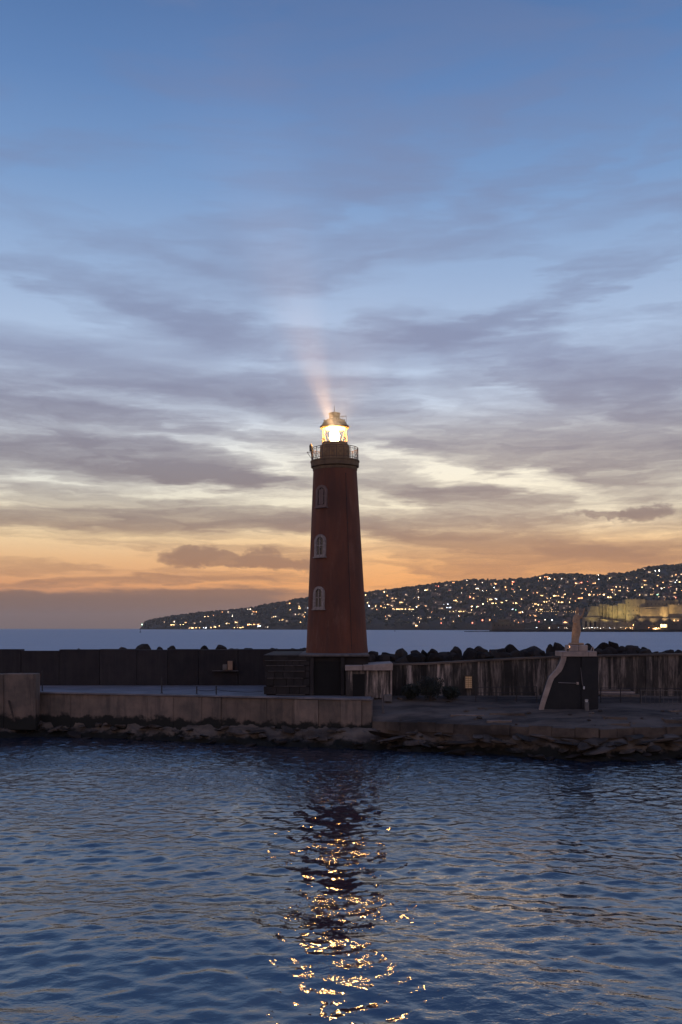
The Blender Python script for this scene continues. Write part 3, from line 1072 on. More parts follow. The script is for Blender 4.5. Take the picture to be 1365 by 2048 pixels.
# optic
op = MB().lathe([(.05, h(884)), (.27, h(882)), (.35, h(876)), (.37, h(871.5)), (.35, h(867)), (.27, h(861)), (.05, h(859.5))], 32).build('optic', 'optic_glow', lh, True)
MB().lathe([(.20, h(887)), (.20, h(885.3))], 20).build('optic_stand', 'dome_metal', lh)
# roof
rf = MB().lathe([(24.2 * S, h(855.8)), (28.4 * S, h(856.2)), (29.3 * S, h(854)), (28.8 * S, h(852.5)), (26.2 * S, h(851.5)), (24.6 * S, h(848)), (22.4 * S, h(844)), (19.2 * S, h(841)),
                 (15.5 * S, h(838.8)), (11.3 * S, h(837.2))], 56).build('dome_roof', 'dome_metal', lh, True)
MB().lathe([(10.8 * S, h(837.4)), (10.8 * S, h(828.5)), (12 * S, h(828)), (12 * S, h(826.6)), (6 * S, h(824.6)), (.8 * S, h(823.5))], 32).build('roof_vent', 'dome_metal', lh, True)
MB().tube([(0, 0, h(824)), (0, 0, h(811))], [.03, .012], 6).build('lightning_rod', 'rail_metal', lh)
for k in range(8):
    a = 2 * math.pi * k / 8 + .35
    MB().lathe([(.035, h(843.4)), (.06, h(841.6)), (.02, h(840.2))], 8, c=(21.6 * S * math.cos(a), 21.6 * S * math.sin(a))).build('roof_finial', 'dome_metal', lh)
lad = MB()
for yy in (-.14, .14):
    lad.tube([(23.4 * S, yy, h(848)), (23.4 * S, yy, h(832.5)), (11 * S, yy, h(833))], .018, 6)
lad.tube([(23.4 * S, -.14, h(832.5)), (23.4 * S, .14, h(832.5))], .018, 6)
lad.tube([(17 * S, -.14, h(833)), (17 * S, -.14, h(840))], .015, 6)
lad.build('roof_ladder_rail', 'rail_metal', lh)
# gallery railing
RR = 46.6 * S
NPOST = 20
for k in range(NPOST):
    a = 2 * math.pi * k / NPOST + .08
    c, s_ = math.cos(a), math.sin(a)
    po = MB().tube([(RR * c, RR * s_, h(923)), (RR * c, RR * s_, h(897))], .028, 6).build('railing_post', 'rail_metal', lh)
for zz, rr_ in ((897.5, .026), (901, .016), (919, .018)):
    pts = [(RR * math.cos(t), RR * math.sin(t), h(zz)) for t in np.linspace(0, 2 * math.pi, 49)]
    MB().tube(pts, rr_, 6).build('rail', 'rail_metal', lh)
for k in range(NPOST):
    a = 2 * math.pi * (k + .5) / NPOST + .08
    da = math.pi / NPOST * .62
    for sg in (1, -1):
        pts = []
        for i in range(9):
            t = i / 8
            aa = a + sg * da * math.sin(t * math.pi * 2) * .9
            pts.append((RR * math.cos(aa), RR * math.sin(aa), h(919 - 18 * t)))
        MB().tube(pts, .011, 5).build('scroll', 'rail_metal', lh)
# small auxiliary lamp on an outrigger at the left of the gallery
ax = -47.5 * S
MB().lathe([(.10, h(903)), (.12, h(901)), (.13, h(893)), (.14, h(892.5)), (.09, h(889.5)), (.03, h(887.6))], 16, c=(ax, -.2)).build('auxiliary_lamp', 'grey_box', lh, True)
am = MB()
am.tube([(-56 * S, -.2, h(904.5)), (-44 * S, -.2, h(904.5))], .022, 6)
am.tube([(-55 * S, -.2, h(904.8)), (-43.5 * S, -.2, h(922))], .022, 6)
am.tube([(ax + .02, -.2, h(904)), (-45 * S, -.2, h(922.5))], .05, 6)
am.build('lamp_bracket', 'rail_metal', lh)


# arched windows
def window(py_top, py_bot, cxpx, shut):
    pm = (py_top + py_bot) / 2
    axis_px = 674.5 - (1305 - pm) * math.tan(math.radians(.62))
    r = rad(pm)
    ang = math.asin((cxpx - axis_px) * S / r)
    w = 22.0 * S / math.cos(ang) * .98
    ht = (py_bot - py_top) * S
    e = bpy.data.objects.new('window', None)
    col.objects.link(e)
    e.parent = lh
    e.empty_display_size = .1
    e.location = (r * math.sin(ang), -r * math.cos(ang), h(pm))
    e.rotation_euler = (-math.atan((R0 - R1) / h(936)), 0, ang)
    hw, ha = w / 2, w / 2

    def arch(hw_, top, bot, n=14):
        pts = [(-hw_, bot), (hw_, bot)]
        cz = top - hw_
        pts += [(hw_ * math.cos(t), cz + hw_ * math.sin(t)) for t in np.linspace(0, math.pi, n)]
        return pts
    outp = arch(hw, ht / 2, -ht / 2)
    inn = arch(hw * .62, ht / 2 - hw * .38, -ht / 2 + hw * .30)
    n = len(outp)
    m = MB()
    vs = [(x, -.085, z) for x, z in outp] + [(x, -.085, z) for x, z in inn] + [(x, .25, z) for x, z in outp] + [(x, .06, z) for x, z in inn]
    fs = []
    for i in range(n):
        j = (i + 1) % n
        fs += [(i, j, n + j, n + i), (j, i, 2 * n + i, 2 * n + j), (n + i, n + j, 3 * n + j, 3 * n + i)]
    m.add(vs, fs)
    m.build('frame', 'window_frame' if not shut else 'shutter_wood', e)
    MB().prism(inn, -.012, .05).build('pane', 'dark_glass', e)
    iw, it, ib = hw * .62, ht / 2 - hw * .38, -ht / 2 + hw * .30
    fm = 'window_frame' if not shut else 'shutter_wood'
    MB().box((-.035, -.06, ib), (.035, -.014, it - .03)).build('mullion', fm, e)
    MB().box((-iw, -.052, ib + (it - ib) * .50), (iw, -.0142, ib + (it - ib) * .50 + .05)).build('glazing_bar', fm, e)
    MB().box((-hw - .06, -.16, -ht / 2 - .09), (hw + .06, .2, -ht / 2 - .002)).build('sill', fm, e)
    if shut:
        for sg in (-1, 1):
            MB().cbox((min(sg * .04, sg * iw * .72), -.075, ib + .03), (max(sg * .04, sg * iw * .72), -.055, it - iw * .45), .006).build('shutter', 'shutter_wood', e)
    else:
        for sg in (-1, 1):
            MB().box((sg * iw - .06, -.05, ib), (sg * iw + .06, -.0135, it - iw * .7)).build('casement', fm, e)


window(975, 1018, 644.5, True)
window(1072, 1116, 642.0, False)
window(1174, 1218, 639.5, False)
# lightning conductor clipped down the shaft
ca = math.radians(-62)
pts_ = [((rad(py) + .02) * math.cos(ca), (rad(py) + .02) * math.sin(ca), h(py)) for py in range(1304, 936, -16)]
MB().tube(pts_, .016, 5).build('lightning_cable', 'dark_metal', lh)
for py in range(1290, 950, -48):
    r_ = rad(py) + .02
    MB().cbox((r_ * math.cos(ca) - .04, r_ * math.sin(ca) - .03, h(py) - .03), (r_ * math.cos(ca) + .04, r_ * math.sin(ca) + .03, h(py) + .03), .008).build('cable_clip', 'dark_metal', lh)
# the rotating beam, on its way round over the harbour
bl = bpy.data.lights.new('beam', 'SPOT')
bl.energy = 3.3e6
bl.spot_size = math.radians(10)
bl.spot_blend = 1.0
bl.color = (1.0, 0.56, 0.26)
bl.shadow_soft_size = 0.22
bo = bpy.data.objects.new('beam', bl)
col.objects.link(bo)
bo.parent = lh
bpos = Vector((-0.02, -0.50, h(871)))
bo.location = bpos
bdir = Vector((-0.088, -1.0, 0.12)).normalized()
bo.rotation_euler = (-bdir).to_track_quat('Z', 'Y').to_euler()

# extra spot added above the beam to make the halo around the lantern
sl = bpy.data.lights.new('optic_halo_fill', 'SPOT')
sl.energy = 3.6e5
sl.spot_size = math.radians(40)
sl.spot_blend = 1.0
sl.color = (1.0, 0.66, 0.36)
sl.shadow_soft_size = 0.1
so = bpy.data.objects.new('optic_halo_fill', sl)
col.objects.link(so)
so.parent = lh
so.location = bpos
so.rotation_euler = (-Vector((0.0, -1.0, 0.20)).normalized()).to_track_quat('Z', 'Y').to_euler()

# ------------------------------------------------------------------ statue and its monument
DM = 64.0
zb = ZDECK(X(1140, DM), DM)
mon = thing('monument', (X(1140, DM), DM + 1, zb), 'black stone monument with a pale curved edge carrying the statue', 'monument')
IM = Matrix.Translation(mon.location).inverted()


def mpart(m, name, mt, sm=False):
    o = m.build(name, mt, mon, sm)
    o.matrix_parent_inverse = IM
    return o


def pz(px, py, d=DM):
    return (X(px, d), Z(py, d))


outer = [(1125, 1304), (1123, 1318), (1119, 1328), (1113, 1338), (1106, 1346), (1099, 1353), (1096, 1361), (1093, 1370), (1088, 1386), (1083, 1402), (1078, 1420)]
inner = [(1134, 1304), (1132, 1320), (1128, 1331), (1123, 1342), (1115, 1350), (1108, 1357), (1104, 1367), (1101, 1376), (1096, 1391), (1091, 1406), (1086, 1424)]
core = [pz(x, y) for x, y in inner] + [pz(1195, 1424), pz(1195, 1304)]
mpart(MB().prism(core, DM, DM + 1.9), 'core', 'black_stone')
for i in range(len(outer) - 1):
    if i % 2 == 0:
        j = min(i + 2, len(outer) - 1)
        pts = [pz(*p) for p in outer[i:j + 1]] + [pz(*p) for p in inner[i:j + 1][::-1]]
        mpart(MB().prism(pts, DM - .10, DM + .16), 'edge_stone', 'pale_stone')
z0, z1 = Z(1313, DM), Z(1303, DM)
mpart(MB().cbox((X(1124, DM), DM - .16, z0), (X(1176, DM), DM + 1.98, z1), .02), 'cap_stone', 'pale_stone')
mpart(MB().cbox((X(1176, DM) + .012, DM - .16, z0), (X(1193, DM), DM + 1.98, z1 + .01), .02), 'cap_stone', 'pale_stone')
mpart(MB().cbox((X(1141, DM), DM + .2, z1 - .01), (X(1159.5, DM), DM + 1.6, Z(1290, DM)), .05), 'plinth_stone', 'pale_stone')
mpart(MB().cbox((X(1160, DM), DM + .2, z1 - .01), (X(1178, DM), DM + 1.6, Z(1290, DM)), .05), 'plinth_stone', 'pale_stone')
mpart(MB().cbox((X(1147, DM), DM + .35, Z(1290.3, DM)), (X(1172, DM), DM + 1.45, Z(1286, DM)), .06), 'plinth_stone', 'statue_stone')
mpart(MB().cbox((X(1163, DM), DM - .12, Z(1424, DM)), (X(1196.5, DM), DM - .003, Z(1314, DM)), .02), 'face_slab', 'black_stone')
mpart(MB().tube([(X(1117, DM), DM - .06, Z(1365, DM)), (X(1154, DM), DM - .06, Z(1366.5, DM))], .028, 6), 'conduit', 'concrete_deck')
mpart(MB().cbox((X(1153, DM), DM - .16, Z(1369, DM)), (X(1157, DM), DM - .001, Z(1364, DM)), .012), 'junction_box', 'pale_stone')
mpart(MB().tube([(X(1161.5, DM), DM - .05, Z(1335, DM)), (X(1164, DM), DM - .16, Z(1368, DM)), (X(1167, DM), DM - .16, Z(1374, DM))], .016, 6), 'cable', 'concrete_deck')
mpart(MB().cbox((X(1165.5, DM), DM - .24, Z(1378, DM)), (X(1168.5, DM), DM - .115, Z(1372.5, DM)), .015), 'wall_fitting', 'white_plastic')
mpart(MB().tube([(X(1187, DM), DM - .05, Z(1302.8, DM)), (X(1187.3, DM), DM - .05, Z(1296, DM)), (X(1186, DM), DM - .05, Z(1294, DM)), (X(1184, DM), DM - .05, Z(1295.5, DM)), (X(1181.5, DM), DM - .05, Z(1303, DM))], .035, 6), 'ring_rail', 'pale_stone')
g = MB()
g.cbox((X(1170, 63.4), 63.2, ZDECK(17, 63.4) - .02), (X(1177, 63.4), 63.5, ZDECK(17, 63.4) + .62), .02)
tag(g.build('utility_cabinet', 'grey_box'), 'small grey cabinet standing at the foot of the black monument', 'cabinet')
wb = thing('bucket', (X(1173.5, 63.35), 63.35, ZDECK(17, 63.4) + .61), 'small white bucket on the grey cabinet by the monument', 'bucket')
MB().lathe([(.09, 0), (.11, .17), (.12, .18), (.10, .175)], 16).build('body', 'white_plastic', wb, True)
MB().tube([(-.11, 0, .17), (-.06, 0, .24), (.06, 0, .24), (.11, 0, .17)], .008, 5).build('handle', 'dark_metal', wb)

# robed figure on the plinth: one continuous surface
st_z = Z(1286.3, DM)
secs = [  # height, centre x, half width x, half depth y
    (0.00, -.04, .30, .27), (.25, -.03, .29, .26), (.55, .02, .33, .27), (.80, .06, .36, .27), (1.05, .07, .33, .26), (1.30, .06, .28, .24), (1.55, .06, .27, .22),
    (1.78, .08, .27, .20), (1.88, .09, .25, .18), (1.95, .10, .12, .12), (2.00, .11, .085, .09), (2.06, .12, .115, .12), (2.16, .125, .135, .14), (2.26, .13, .125, .13), (2.32, .13, .12, .10), (2.41, .135, .08, .055), (2.45, .135, .03, .03)]
SEG = 28
mb = MB()
vs = []
for (zz, cx_, hx, hy) in secs:
    for k in range(SEG):
        a = 2 * math.pi * k / SEG
        fold = 1.0 + (0.07 * math.sin(7 * a + zz * 2.0) + .04 * math.sin(11 * a - zz)) * max(0, min(1, (1.75 - zz) / 1.0))
        vs.append((cx_ + hx * fold * math.cos(a), hy * fold * math.sin(a), zz))
fs = []
for i in range(len(secs) - 1):
    for k in range(SEG):
        k2 = (k + 1) % SEG
        fs.append((i * SEG + k, i * SEG + k2, (i + 1) * SEG + k2, (i + 1) * SEG + k))
fs.append(tuple(range(SEG - 1, -1, -1)))
fs.append(tuple(range((len(secs) - 1) * SEG, len(secs) * SEG)))
mb.add(vs, fs)
# raised right arm with its hand, left arm folded holding a staff head
mb.tube([(.20, -.04, 1.74), (.42, -.10, 1.74), (.55, -.14, 1.98), (.62, -.16, 2.20), (.64, -.17, 2.27)], [.12, .11, .08, .058, .055], 10)
for k in range(4):
    mb.tube([(.60 + k * .026, -.17, 2.25), (.615 + k * .03, -.175, 2.33 + .02 * (k in (1, 2))), (.62 + k * .032, -.185, 2.39 + .02 * (k in (1, 2)))], [.017, .015, .011], 6)
mb.tube([(.60, -.16, 2.22), (.56, -.19, 2.27), (.55, -.20, 2.31)], [.018, .016, .012], 6)
mb.tube([(-.12, -.05, 1.76), (-.22, -.12, 1.48), (-.10, -.26, 1.34), (.02, -.27, 1.36)], [.11, .10, .08, .05], 10)
mb.tube([(.12, -.13, 2.18), (.125, -.165, 2.155), (.125, -.13, 2.12)], [.018, .022, .016], 6)   # nose
sm = mb.mesh('statue', 'statue_stone', True)
sto = link('statue', sm, None, (X(1158.5, DM), DM + .9, st_z))
sto.scale = (.84, .88, 1.0)
rm = sto.modifiers.new('remesh', 'REMESH')
rm.mode = 'VOXEL'
rm.voxel_size = 0.022
rm.use_smooth_shade = True
tag(sto, 'weathered brown stone statue of a robed figure raising one arm', 'statue')

# shaded lamp at the statue's feet
sl_ = thing('statue_lamp', (X(1137, DM), DM + .1, z1), 'small shaded lamp on the monument cap lighting the statue', 'lamp')
MB().lathe([(.05, -.005), (.05, .05), (.02, .06), (.02, .10)], 10).build('foot', 'dark_metal', sl_)
MB().cbox((-.07, -.05, .09), (.07, .06, .17), .015).build('housing', 'dark_metal', sl_)
MB().box((-.05, .062, .10), (.05, .07, .16)).build('lens', 'lit_dim', sl_)
ld = bpy.data.lights.new('statue_lamp_beam', 'SPOT')
ld.energy = 45
ld.color = (1.0, .60, .30)
ld.spot_size = math.radians(50)
ld.spot_blend = 1.0
ld.shadow_soft_size = .05
lo = bpy.data.objects.new('statue_lamp_beam', ld)
col.objects.link(lo)
lo.parent = sl_
lo.location = (.02, .09, .14)
lo.rotation_euler = (-Vector((.62, .75, 1.35)).normalized()).to_track_quat('Z', 'Y').to_euler()

# ------------------------------------------------------------------ small things on the quay
def railing(pxa, pxb, d, label, step=1.45, rails=(1.02, .62, .28)):
    xa, xb = X(pxa, d), X(pxb, d)
    r = thing('railing', ((xa + xb) / 2, d, ZDECK((xa + xb) / 2, d)), label, 'railing')
    inv = Matrix.Translation(r.location).inverted()
    k = max(2, round((xb - xa) / step) + 1)
    for i in range(k):
        x = xa + (xb - xa) * i / (k - 1)
        z0 = ZDECK(x, d)
        o = MB().tube([(x, d, z0 - .05), (x, d, z0 + 1.05)], .035, 6).build('post', 'dark_metal', r)
        o.matrix_parent_inverse = inv
    for q in rails:
        pts = [(x, d, ZDECK(x, d) + q) for x in np.linspace(xa, xb, 12)]
        o = MB().tube(pts, .022, 5).build('rail', 'dark_metal', r)
        o.matrix_parent_inverse = inv


railing(952, 1074, 66.6, 'thin dark metal railing between the shrubs and the monument')
railing(1202, 1480, 66.2, 'thin dark metal railing to the right of the monument along the stained wall')
# mesh fence in front of the railing: pale upright bars
mf = thing('bar_fence', (X(1330, 65), 65, ZDECK(22, 65)), 'pale upright bar fence standing before the dark railing', 'fence')
inv = Matrix.Translation(mf.location).inverted()
for px in range(1283, 1440, 9):
    x = X(px, 65)
    z0 = ZDECK(x, 65)
    o = MB().tube([(x, 65, z0 - .03), (x, 65, z0 + 1.15)], .014, 5).build('bar', 'stone_course', mf)
    o.matrix_parent_inverse = inv
for q in (1.13, .25):
    o = MB().tube([(X(1281, 65), 65, ZDECK(X(1281, 65), 65) + q), (X(1440, 65), 65, ZDECK(X(1440, 65), 65) + q)], .02, 5).build('rail', 'stone_course', mf)
    o.matrix_parent_inverse = inv

# low steps against the stained wall, slabs and loose stones on the lower quay
stp = thing('stone_steps', (X(1236, 68.8), 68.9, ZR), 'three low brown stone steps against the stained wall beside the monument', 'steps')
inv = Matrix.Translation(stp.location).inverted()
for k in range(3):
    o = MB().cbox((X(1199, 68.8), 68.35 + .36 * k, ZR - .06), (X(1276 - 6 * k, 68.8), 69.5, ZR + .16 * (k + 1)), .02).build('step', 'pale_stone' if k == 1 else 'concrete_quay', stp)
    o.matrix_parent_inverse = inv
for k in range(11):
    x = rnd.uniform(4, 24)
    y = lerp_table(EDGE_R, x) + rnd.uniform(.9, 4.5)
    L_, W_ = rnd.uniform(.8, 2.4), rnd.uniform(.35, .8)
    z0 = ZDECK(x, y)
    o = MB().cbox((-L_ / 2, -W_ / 2, -.2), (L_ / 2, W_ / 2, rnd.uniform(.05, .16)), .02).build('stone_block', 'concrete_old' if k % 3 else 'concrete_quay')
    o.location = (x, y, z0)
    o.rotation_euler = (rnd.uniform(-.03, .03), rnd.uniform(-.04, .04), rnd.uniform(-.25, .25))
    tag(o, 'loose worn flat stone block lying on the lower quay', 'stone block', 'loose flat blocks on the lower quay')
for k in range(34):
    x = rnd.uniform(2.6, 24)
    y = lerp_table(EDGE_R, x) + rnd.uniform(.3, 6.0)
    r = rnd.uniform(.06, .20)
    boulder(rnd.choice(BM_W), (x, y, ZDECK(x, y) + r * .2), (r * 1.4, r, r * .7), 'small loose stone lying on the lower quay', 'loose stones on the lower quay')

# slim posts on the upper deck
for px, yt, d, lb in ((85, 1343, 72.5, 'tall slim dark post beside the large concrete block'), (324, 1356, 70.5, 'slim dark post on the deck before the middle of the parapet'),
                      (394, 1374, 69.3, 'short slim dark post carrying the sagging rope, farther from the lighthouse'), (433, 1373, 68.3, 'short slim dark post carrying the sagging rope, nearer the lighthouse')):
    p = thing('deck_post', (X(px, d), d, ZD), lb, 'post', 'posts on the upper deck')
    hh = Z(yt, d) - ZD
    MB().tube([(0, 0, -.03), (0, 0, hh)], .045, 8).build('shaft', 'dark_metal', p)
    MB().lathe([(.10, -.01), (.10, .04), (.05, .06)], 12).build('foot', 'dark_metal', p)
    MB().lathe([(.055, hh - .02), (.06, hh + .02), (.02, hh + .06)], 10).build('cap', 'dark_metal', p)
a, b, c = Vector((X(394, 69.3), 69.3, ZD + .36)), Vector((X(433, 68.3), 68.3, ZD + .42)), Vector((X(526, 68), 68.05, ZD + .3))
pts = []
for p0, p1 in ((a, b), (b, c)):
    for i in range(9):
        t = i / 8
        q = p0.lerp(p1, t)
        q.z -= .10 * 4 * t * (1 - t)
        pts.append(q)
tag(MB().tube(pts, .022, 5).build('rope', 'dark_metal'), 'sagging dark rope strung between the short deck posts and the dark building', 'rope')
tp = thing('thin_post', (X(766, 64.6), 64.6, ZDECK(X(766, 64.6), 64.6)), 'thin pale post with a foot brace beside the annex', 'post')
MB().tube([(0, 0, -.05), (-.03, 0, 1.62)], [.05, .035], 8).build('shaft', 'stone_course', tp)
MB().tube([(.16, 0, -.04), (-.01, 0, .55)], .025, 6).build('brace', 'stone_course', tp)
for px0, px1, ya, mt, lb in ((446, 455, 1329, 'grey_box', 'grey electrical box fixed to the dark parapet wall'), (456, 466, 1322, 'warm_box', 'tan electrical box fixed to the dark parapet wall')):
    e = thing('electrical_box', (X((px0 + px1) / 2, 79.8), 79.9, Z(1340, 79.8)), lb, 'box')
    w_ = (px1 - px0) / F * 79.8
    h_ = (1340 - ya) / F * 79.8
    MB().cbox((-w_ / 2, -.22, 0), (w_ / 2, .13, h_), .02).build('body', mt, e)
    MB().cbox((-w_ / 2 + .04, -.245, .05), (w_ / 2 - .04, -.2, h_ - .05), .008).build('door', mt, e)
e = thing('steel_shelf', (X(450, 79.8), 79.8, Z(1341, 79.8)), 'thin pale shelf below the electrical boxes on the parapet', 'shelf')
MB().box((X(425, 79.8) - X(450, 79.8), -.2, -.05), (X(478, 79.8) - X(450, 79.8), .25, -.004)).build('board', 'stone_course', e)
for px in (428, 474):
    MB().tube([(X(px, 79.8) - X(450, 79.8), -.16, -.05), (X(px, 79.8) - X(450, 79.8), .18, -.45)], .02, 5).build('bracket', 'dark_metal', e)

# lit opening in the stained wall
DWN = 69.45
lw = thing('lit_window', (X(937.5, DWN), DWN, Z(1376, DWN)), 'small glowing orange window with a grille in the stained wall', 'window')
ww, hh = 12.5 / F * DWN, 23 / F * DWN
MB().box((-ww / 2, -.02, 0), (ww / 2, .3, hh)).build('pane', 'doorway_glow', lw)
fr = MB()
fr.box((-ww / 2 - .07, -.10, -.07), (-ww / 2, .3, hh + .07)).build('jamb', 'concrete_old', lw)
MB().box((ww / 2, -.10, -.07), (ww / 2 + .07, .3, hh + .07)).build('jamb', 'concrete_old', lw)
MB().box((-ww / 2, -.10, hh), (ww / 2, .3, hh + .069)).build('lintel', 'concrete_old', lw)
MB().box((-ww / 2, -.13, -.069), (ww / 2, .3, 0)).build('sill', 'concrete_old', lw)
for k in range(1, 4):
    MB().tube([(-ww / 2 + ww * k / 4, -.05, 0), (-ww / 2 + ww * k / 4, -.05, hh)], .013, 5).build('grille_bar', 'dark_metal', lw)
for k in range(1, 6):
    MB().tube([(-ww / 2, -.055, hh * k / 6), (ww / 2, -.055, hh * k / 6)], .012, 5).build('grille_bar', 'dark_metal', lw)


# shrubs growing before the stained wall
def shrub(px, d, w, hgt, label):
    x = X(px, d)
    s = thing('shrub', (x, d, ZDECK(x, d)), label, 'shrub', 'shrubs before the stained wall')
    st = MB()
    for k in range(7):
        a = rnd.uniform(0, 6.28)
        st.tube([(0.05 * math.cos(a), .05 * math.sin(a), -.05), (w * .25 * math.cos(a), .25 * math.sin(a), hgt * .45), (w * .42 * math.cos(a), .4 * math.sin(a), hgt * .8)], [.035, .022, .008], 5)
    st.build('stem', 'tree_bark', s)
    lf = MB()
    for k in range(1500):
        v = Vector((rnd.gauss(0, 1), rnd.gauss(0, 1), rnd.gauss(0, 1))).normalized() * rnd.random() ** .4
        lump = .8 + .35 * mnoise.noise(v * 2.2 + Vector((px, 0, 0)))
        c = Vector((v.x * w / 2 * lump, v.y * .7 * lump, hgt * (.5 + .5 * v.z * lump)))
        if c.z < .03:
            continue
        u = Vector((rnd.gauss(0, 1), rnd.gauss(0, 1), rnd.gauss(0, 1))).normalized()
        q = u.orthogonal().normalized()
        L = rnd.uniform(.06, .12)
        lf.add([c - u * L, c + q * L * .4, c + u * L, c - q * L * .4], [(0, 1, 2, 3)])
    lf.build('foliage', 'bush_leaf', s)


shrub(822, 67.3, 1.7, 1.25, 'low dark leafy shrub nearer the annex before the stained wall')
shrub(862, 67.0, 2.4, 1.95, 'tall dark leafy shrub between two lower ones before the stained wall')
shrub(903, 67.3, 1.5, 1.05, 'low dark leafy shrub nearer the glowing window before the stained wall')

# ------------------------------------------------------------------ far hill
SKYL = [(279, 1259.5), (286, 1250), (291, 1243), (303, 1239), (322, 1236), (352, 1232), (382, 1228), (405, 1225), (440, 1223), (490, 1218), (520, 1213), (560, 1207), (590, 1201), (612, 1197),
        (670, 1191), (735, 1186), (770, 1182), (800, 1179), (850, 1172), (900, 1166), (930, 1162), (960, 1163), (1000, 1163), (1060, 1158), (1090, 1153), (1120, 1150), (1150, 1150),
        (1180, 1154), (1210, 1153), (1250, 1149), (1275, 1143), (1300, 1136), (1320, 1135), (1345, 1133), (1365, 1131), (1450, 1126), (1600, 1122), (1900, 1130), (2300, 1150)]
SHORE = [(279, 4300), (440, 3900), (735, 3200), (1000, 2750), (1365, 2400), (1900, 2100), (2300, 2000)]
DEEP = [(279, 60), (330, 160), (440, 280), (735, 450), (1000, 600), (1365, 720), (2300, 800)]


def hill_pt(px, s):
    ds, dp = lerp_table(SHORE, px), lerp_table(DEEP, px)
    dr = ds + dp
    zr = HCAM + (YE - lerp_table(SKYL, px)) / F * dr
    d = ds + dp * s
    base = -d * d / (2 * RE)
    if s <= 1:
        pr = 0.10 * min(1, s / .03) + 0.90 * (s ** .92)
    else:
        pr = 1 - (s - 1) * .5
    z = base + max(zr - base, 1.0) * pr
    return Vector(((px - CX) / F * d, d, z))


def hill_at(px, py):
    """point of the slope seen at a photograph pixel"""
    lo, hi = 0.0, 1.0
    for _ in range(30):
        mid = (lo + hi) / 2
        p = hill_pt(px, mid)
        y = YE - (p.z - HCAM) / p.y * F
        if y > py:
            lo = mid
        else:
            hi = mid
    return hill_pt(px, (lo + hi) / 2)


mb = MB()
pxs = list(np.arange(279, 2300, 7.0))
ss = [-.02, 0, .015, .03] + [i / 22 for i in range(1, 23)] + [1.15, 1.5, 2.2]
vs = []
for px in pxs:
    for s in ss:
        p = hill_pt(px, max(s, 0))
        if s < 0:
            p.z -= 6
        if 0.03 < s < 1.2:
            p.z += 3.0 * fb(p.x, p.y, .012) - 1.5
        vs.append(p)
ns = len(ss)
fs = []
for i in range(len(pxs) - 1):
    for j in range(ns - 1):
        a = i * ns + j
        fs.append((a, a + ns, a + ns + 1, a + 1))
mb.add(vs, fs)
tag(mb.build('hill', 'hill_soil', smooth=True), kind='structure')

# woodland covering the slopes: one mass of crowns
ico = bmesh.new()
bmesh.ops.create_icosphere(ico, subdivisions=2, radius=1.0)
IV = np.array([v.co[:] for v in ico.verts])
IF = np.array([[v.index for v in f.verts] for f in ico.faces])
ico.free()
rngw = np.random.default_rng(3)
allv, allf = [], []
cnt = 0
for k in range(4300):
    px = 288 + (1560 - 288) * rngw.random()
    s = rngw.random() ** .8
    if rngw.random() < .22:
        s = 0.97 + rngw.random() * .05
    p = hill_pt(px, s)
    dd = p.y / 3000
    w0 = rngw.uniform(4.2, 8.5) * (.75 if px < 520 else 1.0)
    hgt = w0 * rngw.uniform(.6, 1.0)
    if px < 330:
        w0, hgt = w0 * .6, hgt * .5
    v = IV.copy()
    jit = 1 + .32 * rngw.standard_normal(len(v)).clip(-1.4, 1.4)[:, None] * .6
    v = v * jit
    v[:, 0] *= w0
    v[:, 1] *= w0
    v[:, 2] *= hgt
    v += np.array([p.x, p.y, p.z + hgt * .25])
    allv.append(v)
    allf.append(IF + cnt)
    cnt += len(v)
vv = np.concatenate(allv)
ff = np.concatenate(allf)
me = bpy.data.meshes.new('woodland')
me.from_pydata(vv.tolist(), [], ff.tolist())
me.materials.append(MATS['tree_leaf'])
tag(link('woodland', me), 'dark mass of trees covering the far hillside', 'woodland', kind='stuff')


# single trees that break the skyline
def tree_meshes(seed, umbrella):
    r = random.Random(seed)
    H = 13.0
    t = MB().tube([(0, 0, -2), (.2, 0, H * .35), (.1, .1, H * .8)], [.55, .42, .22], 7)
    for k in range(5):
        a = r.uniform(0, 6.28)
        t.tube([(.1, 0, H * .55), (1.8 * math.cos(a), 1.8 * math.sin(a), H * .72), (3.2 * math.cos(a), 3.2 * math.sin(a), H * .86)], [.2, .14, .06], 5)
    tm = t.mesh('trunk', 'tree_bark')
    c = MB()
    for k in range(650):
        v = Vector((r.gauss(0, 1), r.gauss(0, 1), r.gauss(0, 1))).normalized() * r.random() ** .4
        lump = .75 + .5 * mnoise.noise(v * 2.4 + Vector((seed * 7.1, 0, 0)))
        if umbrella:
            q = Vector((v.x * 5.2 * lump, v.y * 5.2 * lump, H * .86 + v.z * 1.9 * lump))
        else:
            q = Vector((v.x * 4.0 * lump, v.y * 4.0 * lump, H * .62 + v.z * 5.4 * lump))
        u = Vector((r.gauss(0, 1), r.gauss(0, 1), r.gauss(0, 1))).normalized()
        w = u.orthogonal().normalized()
        L = r.uniform(.5, 1.1)
        c.add([q - u * L, q + w * L * .7, q + u * L, q - w * L * .7], [(0, 1, 2, 3)])
    return tm, c.mesh('crown', 'tree_leaf')


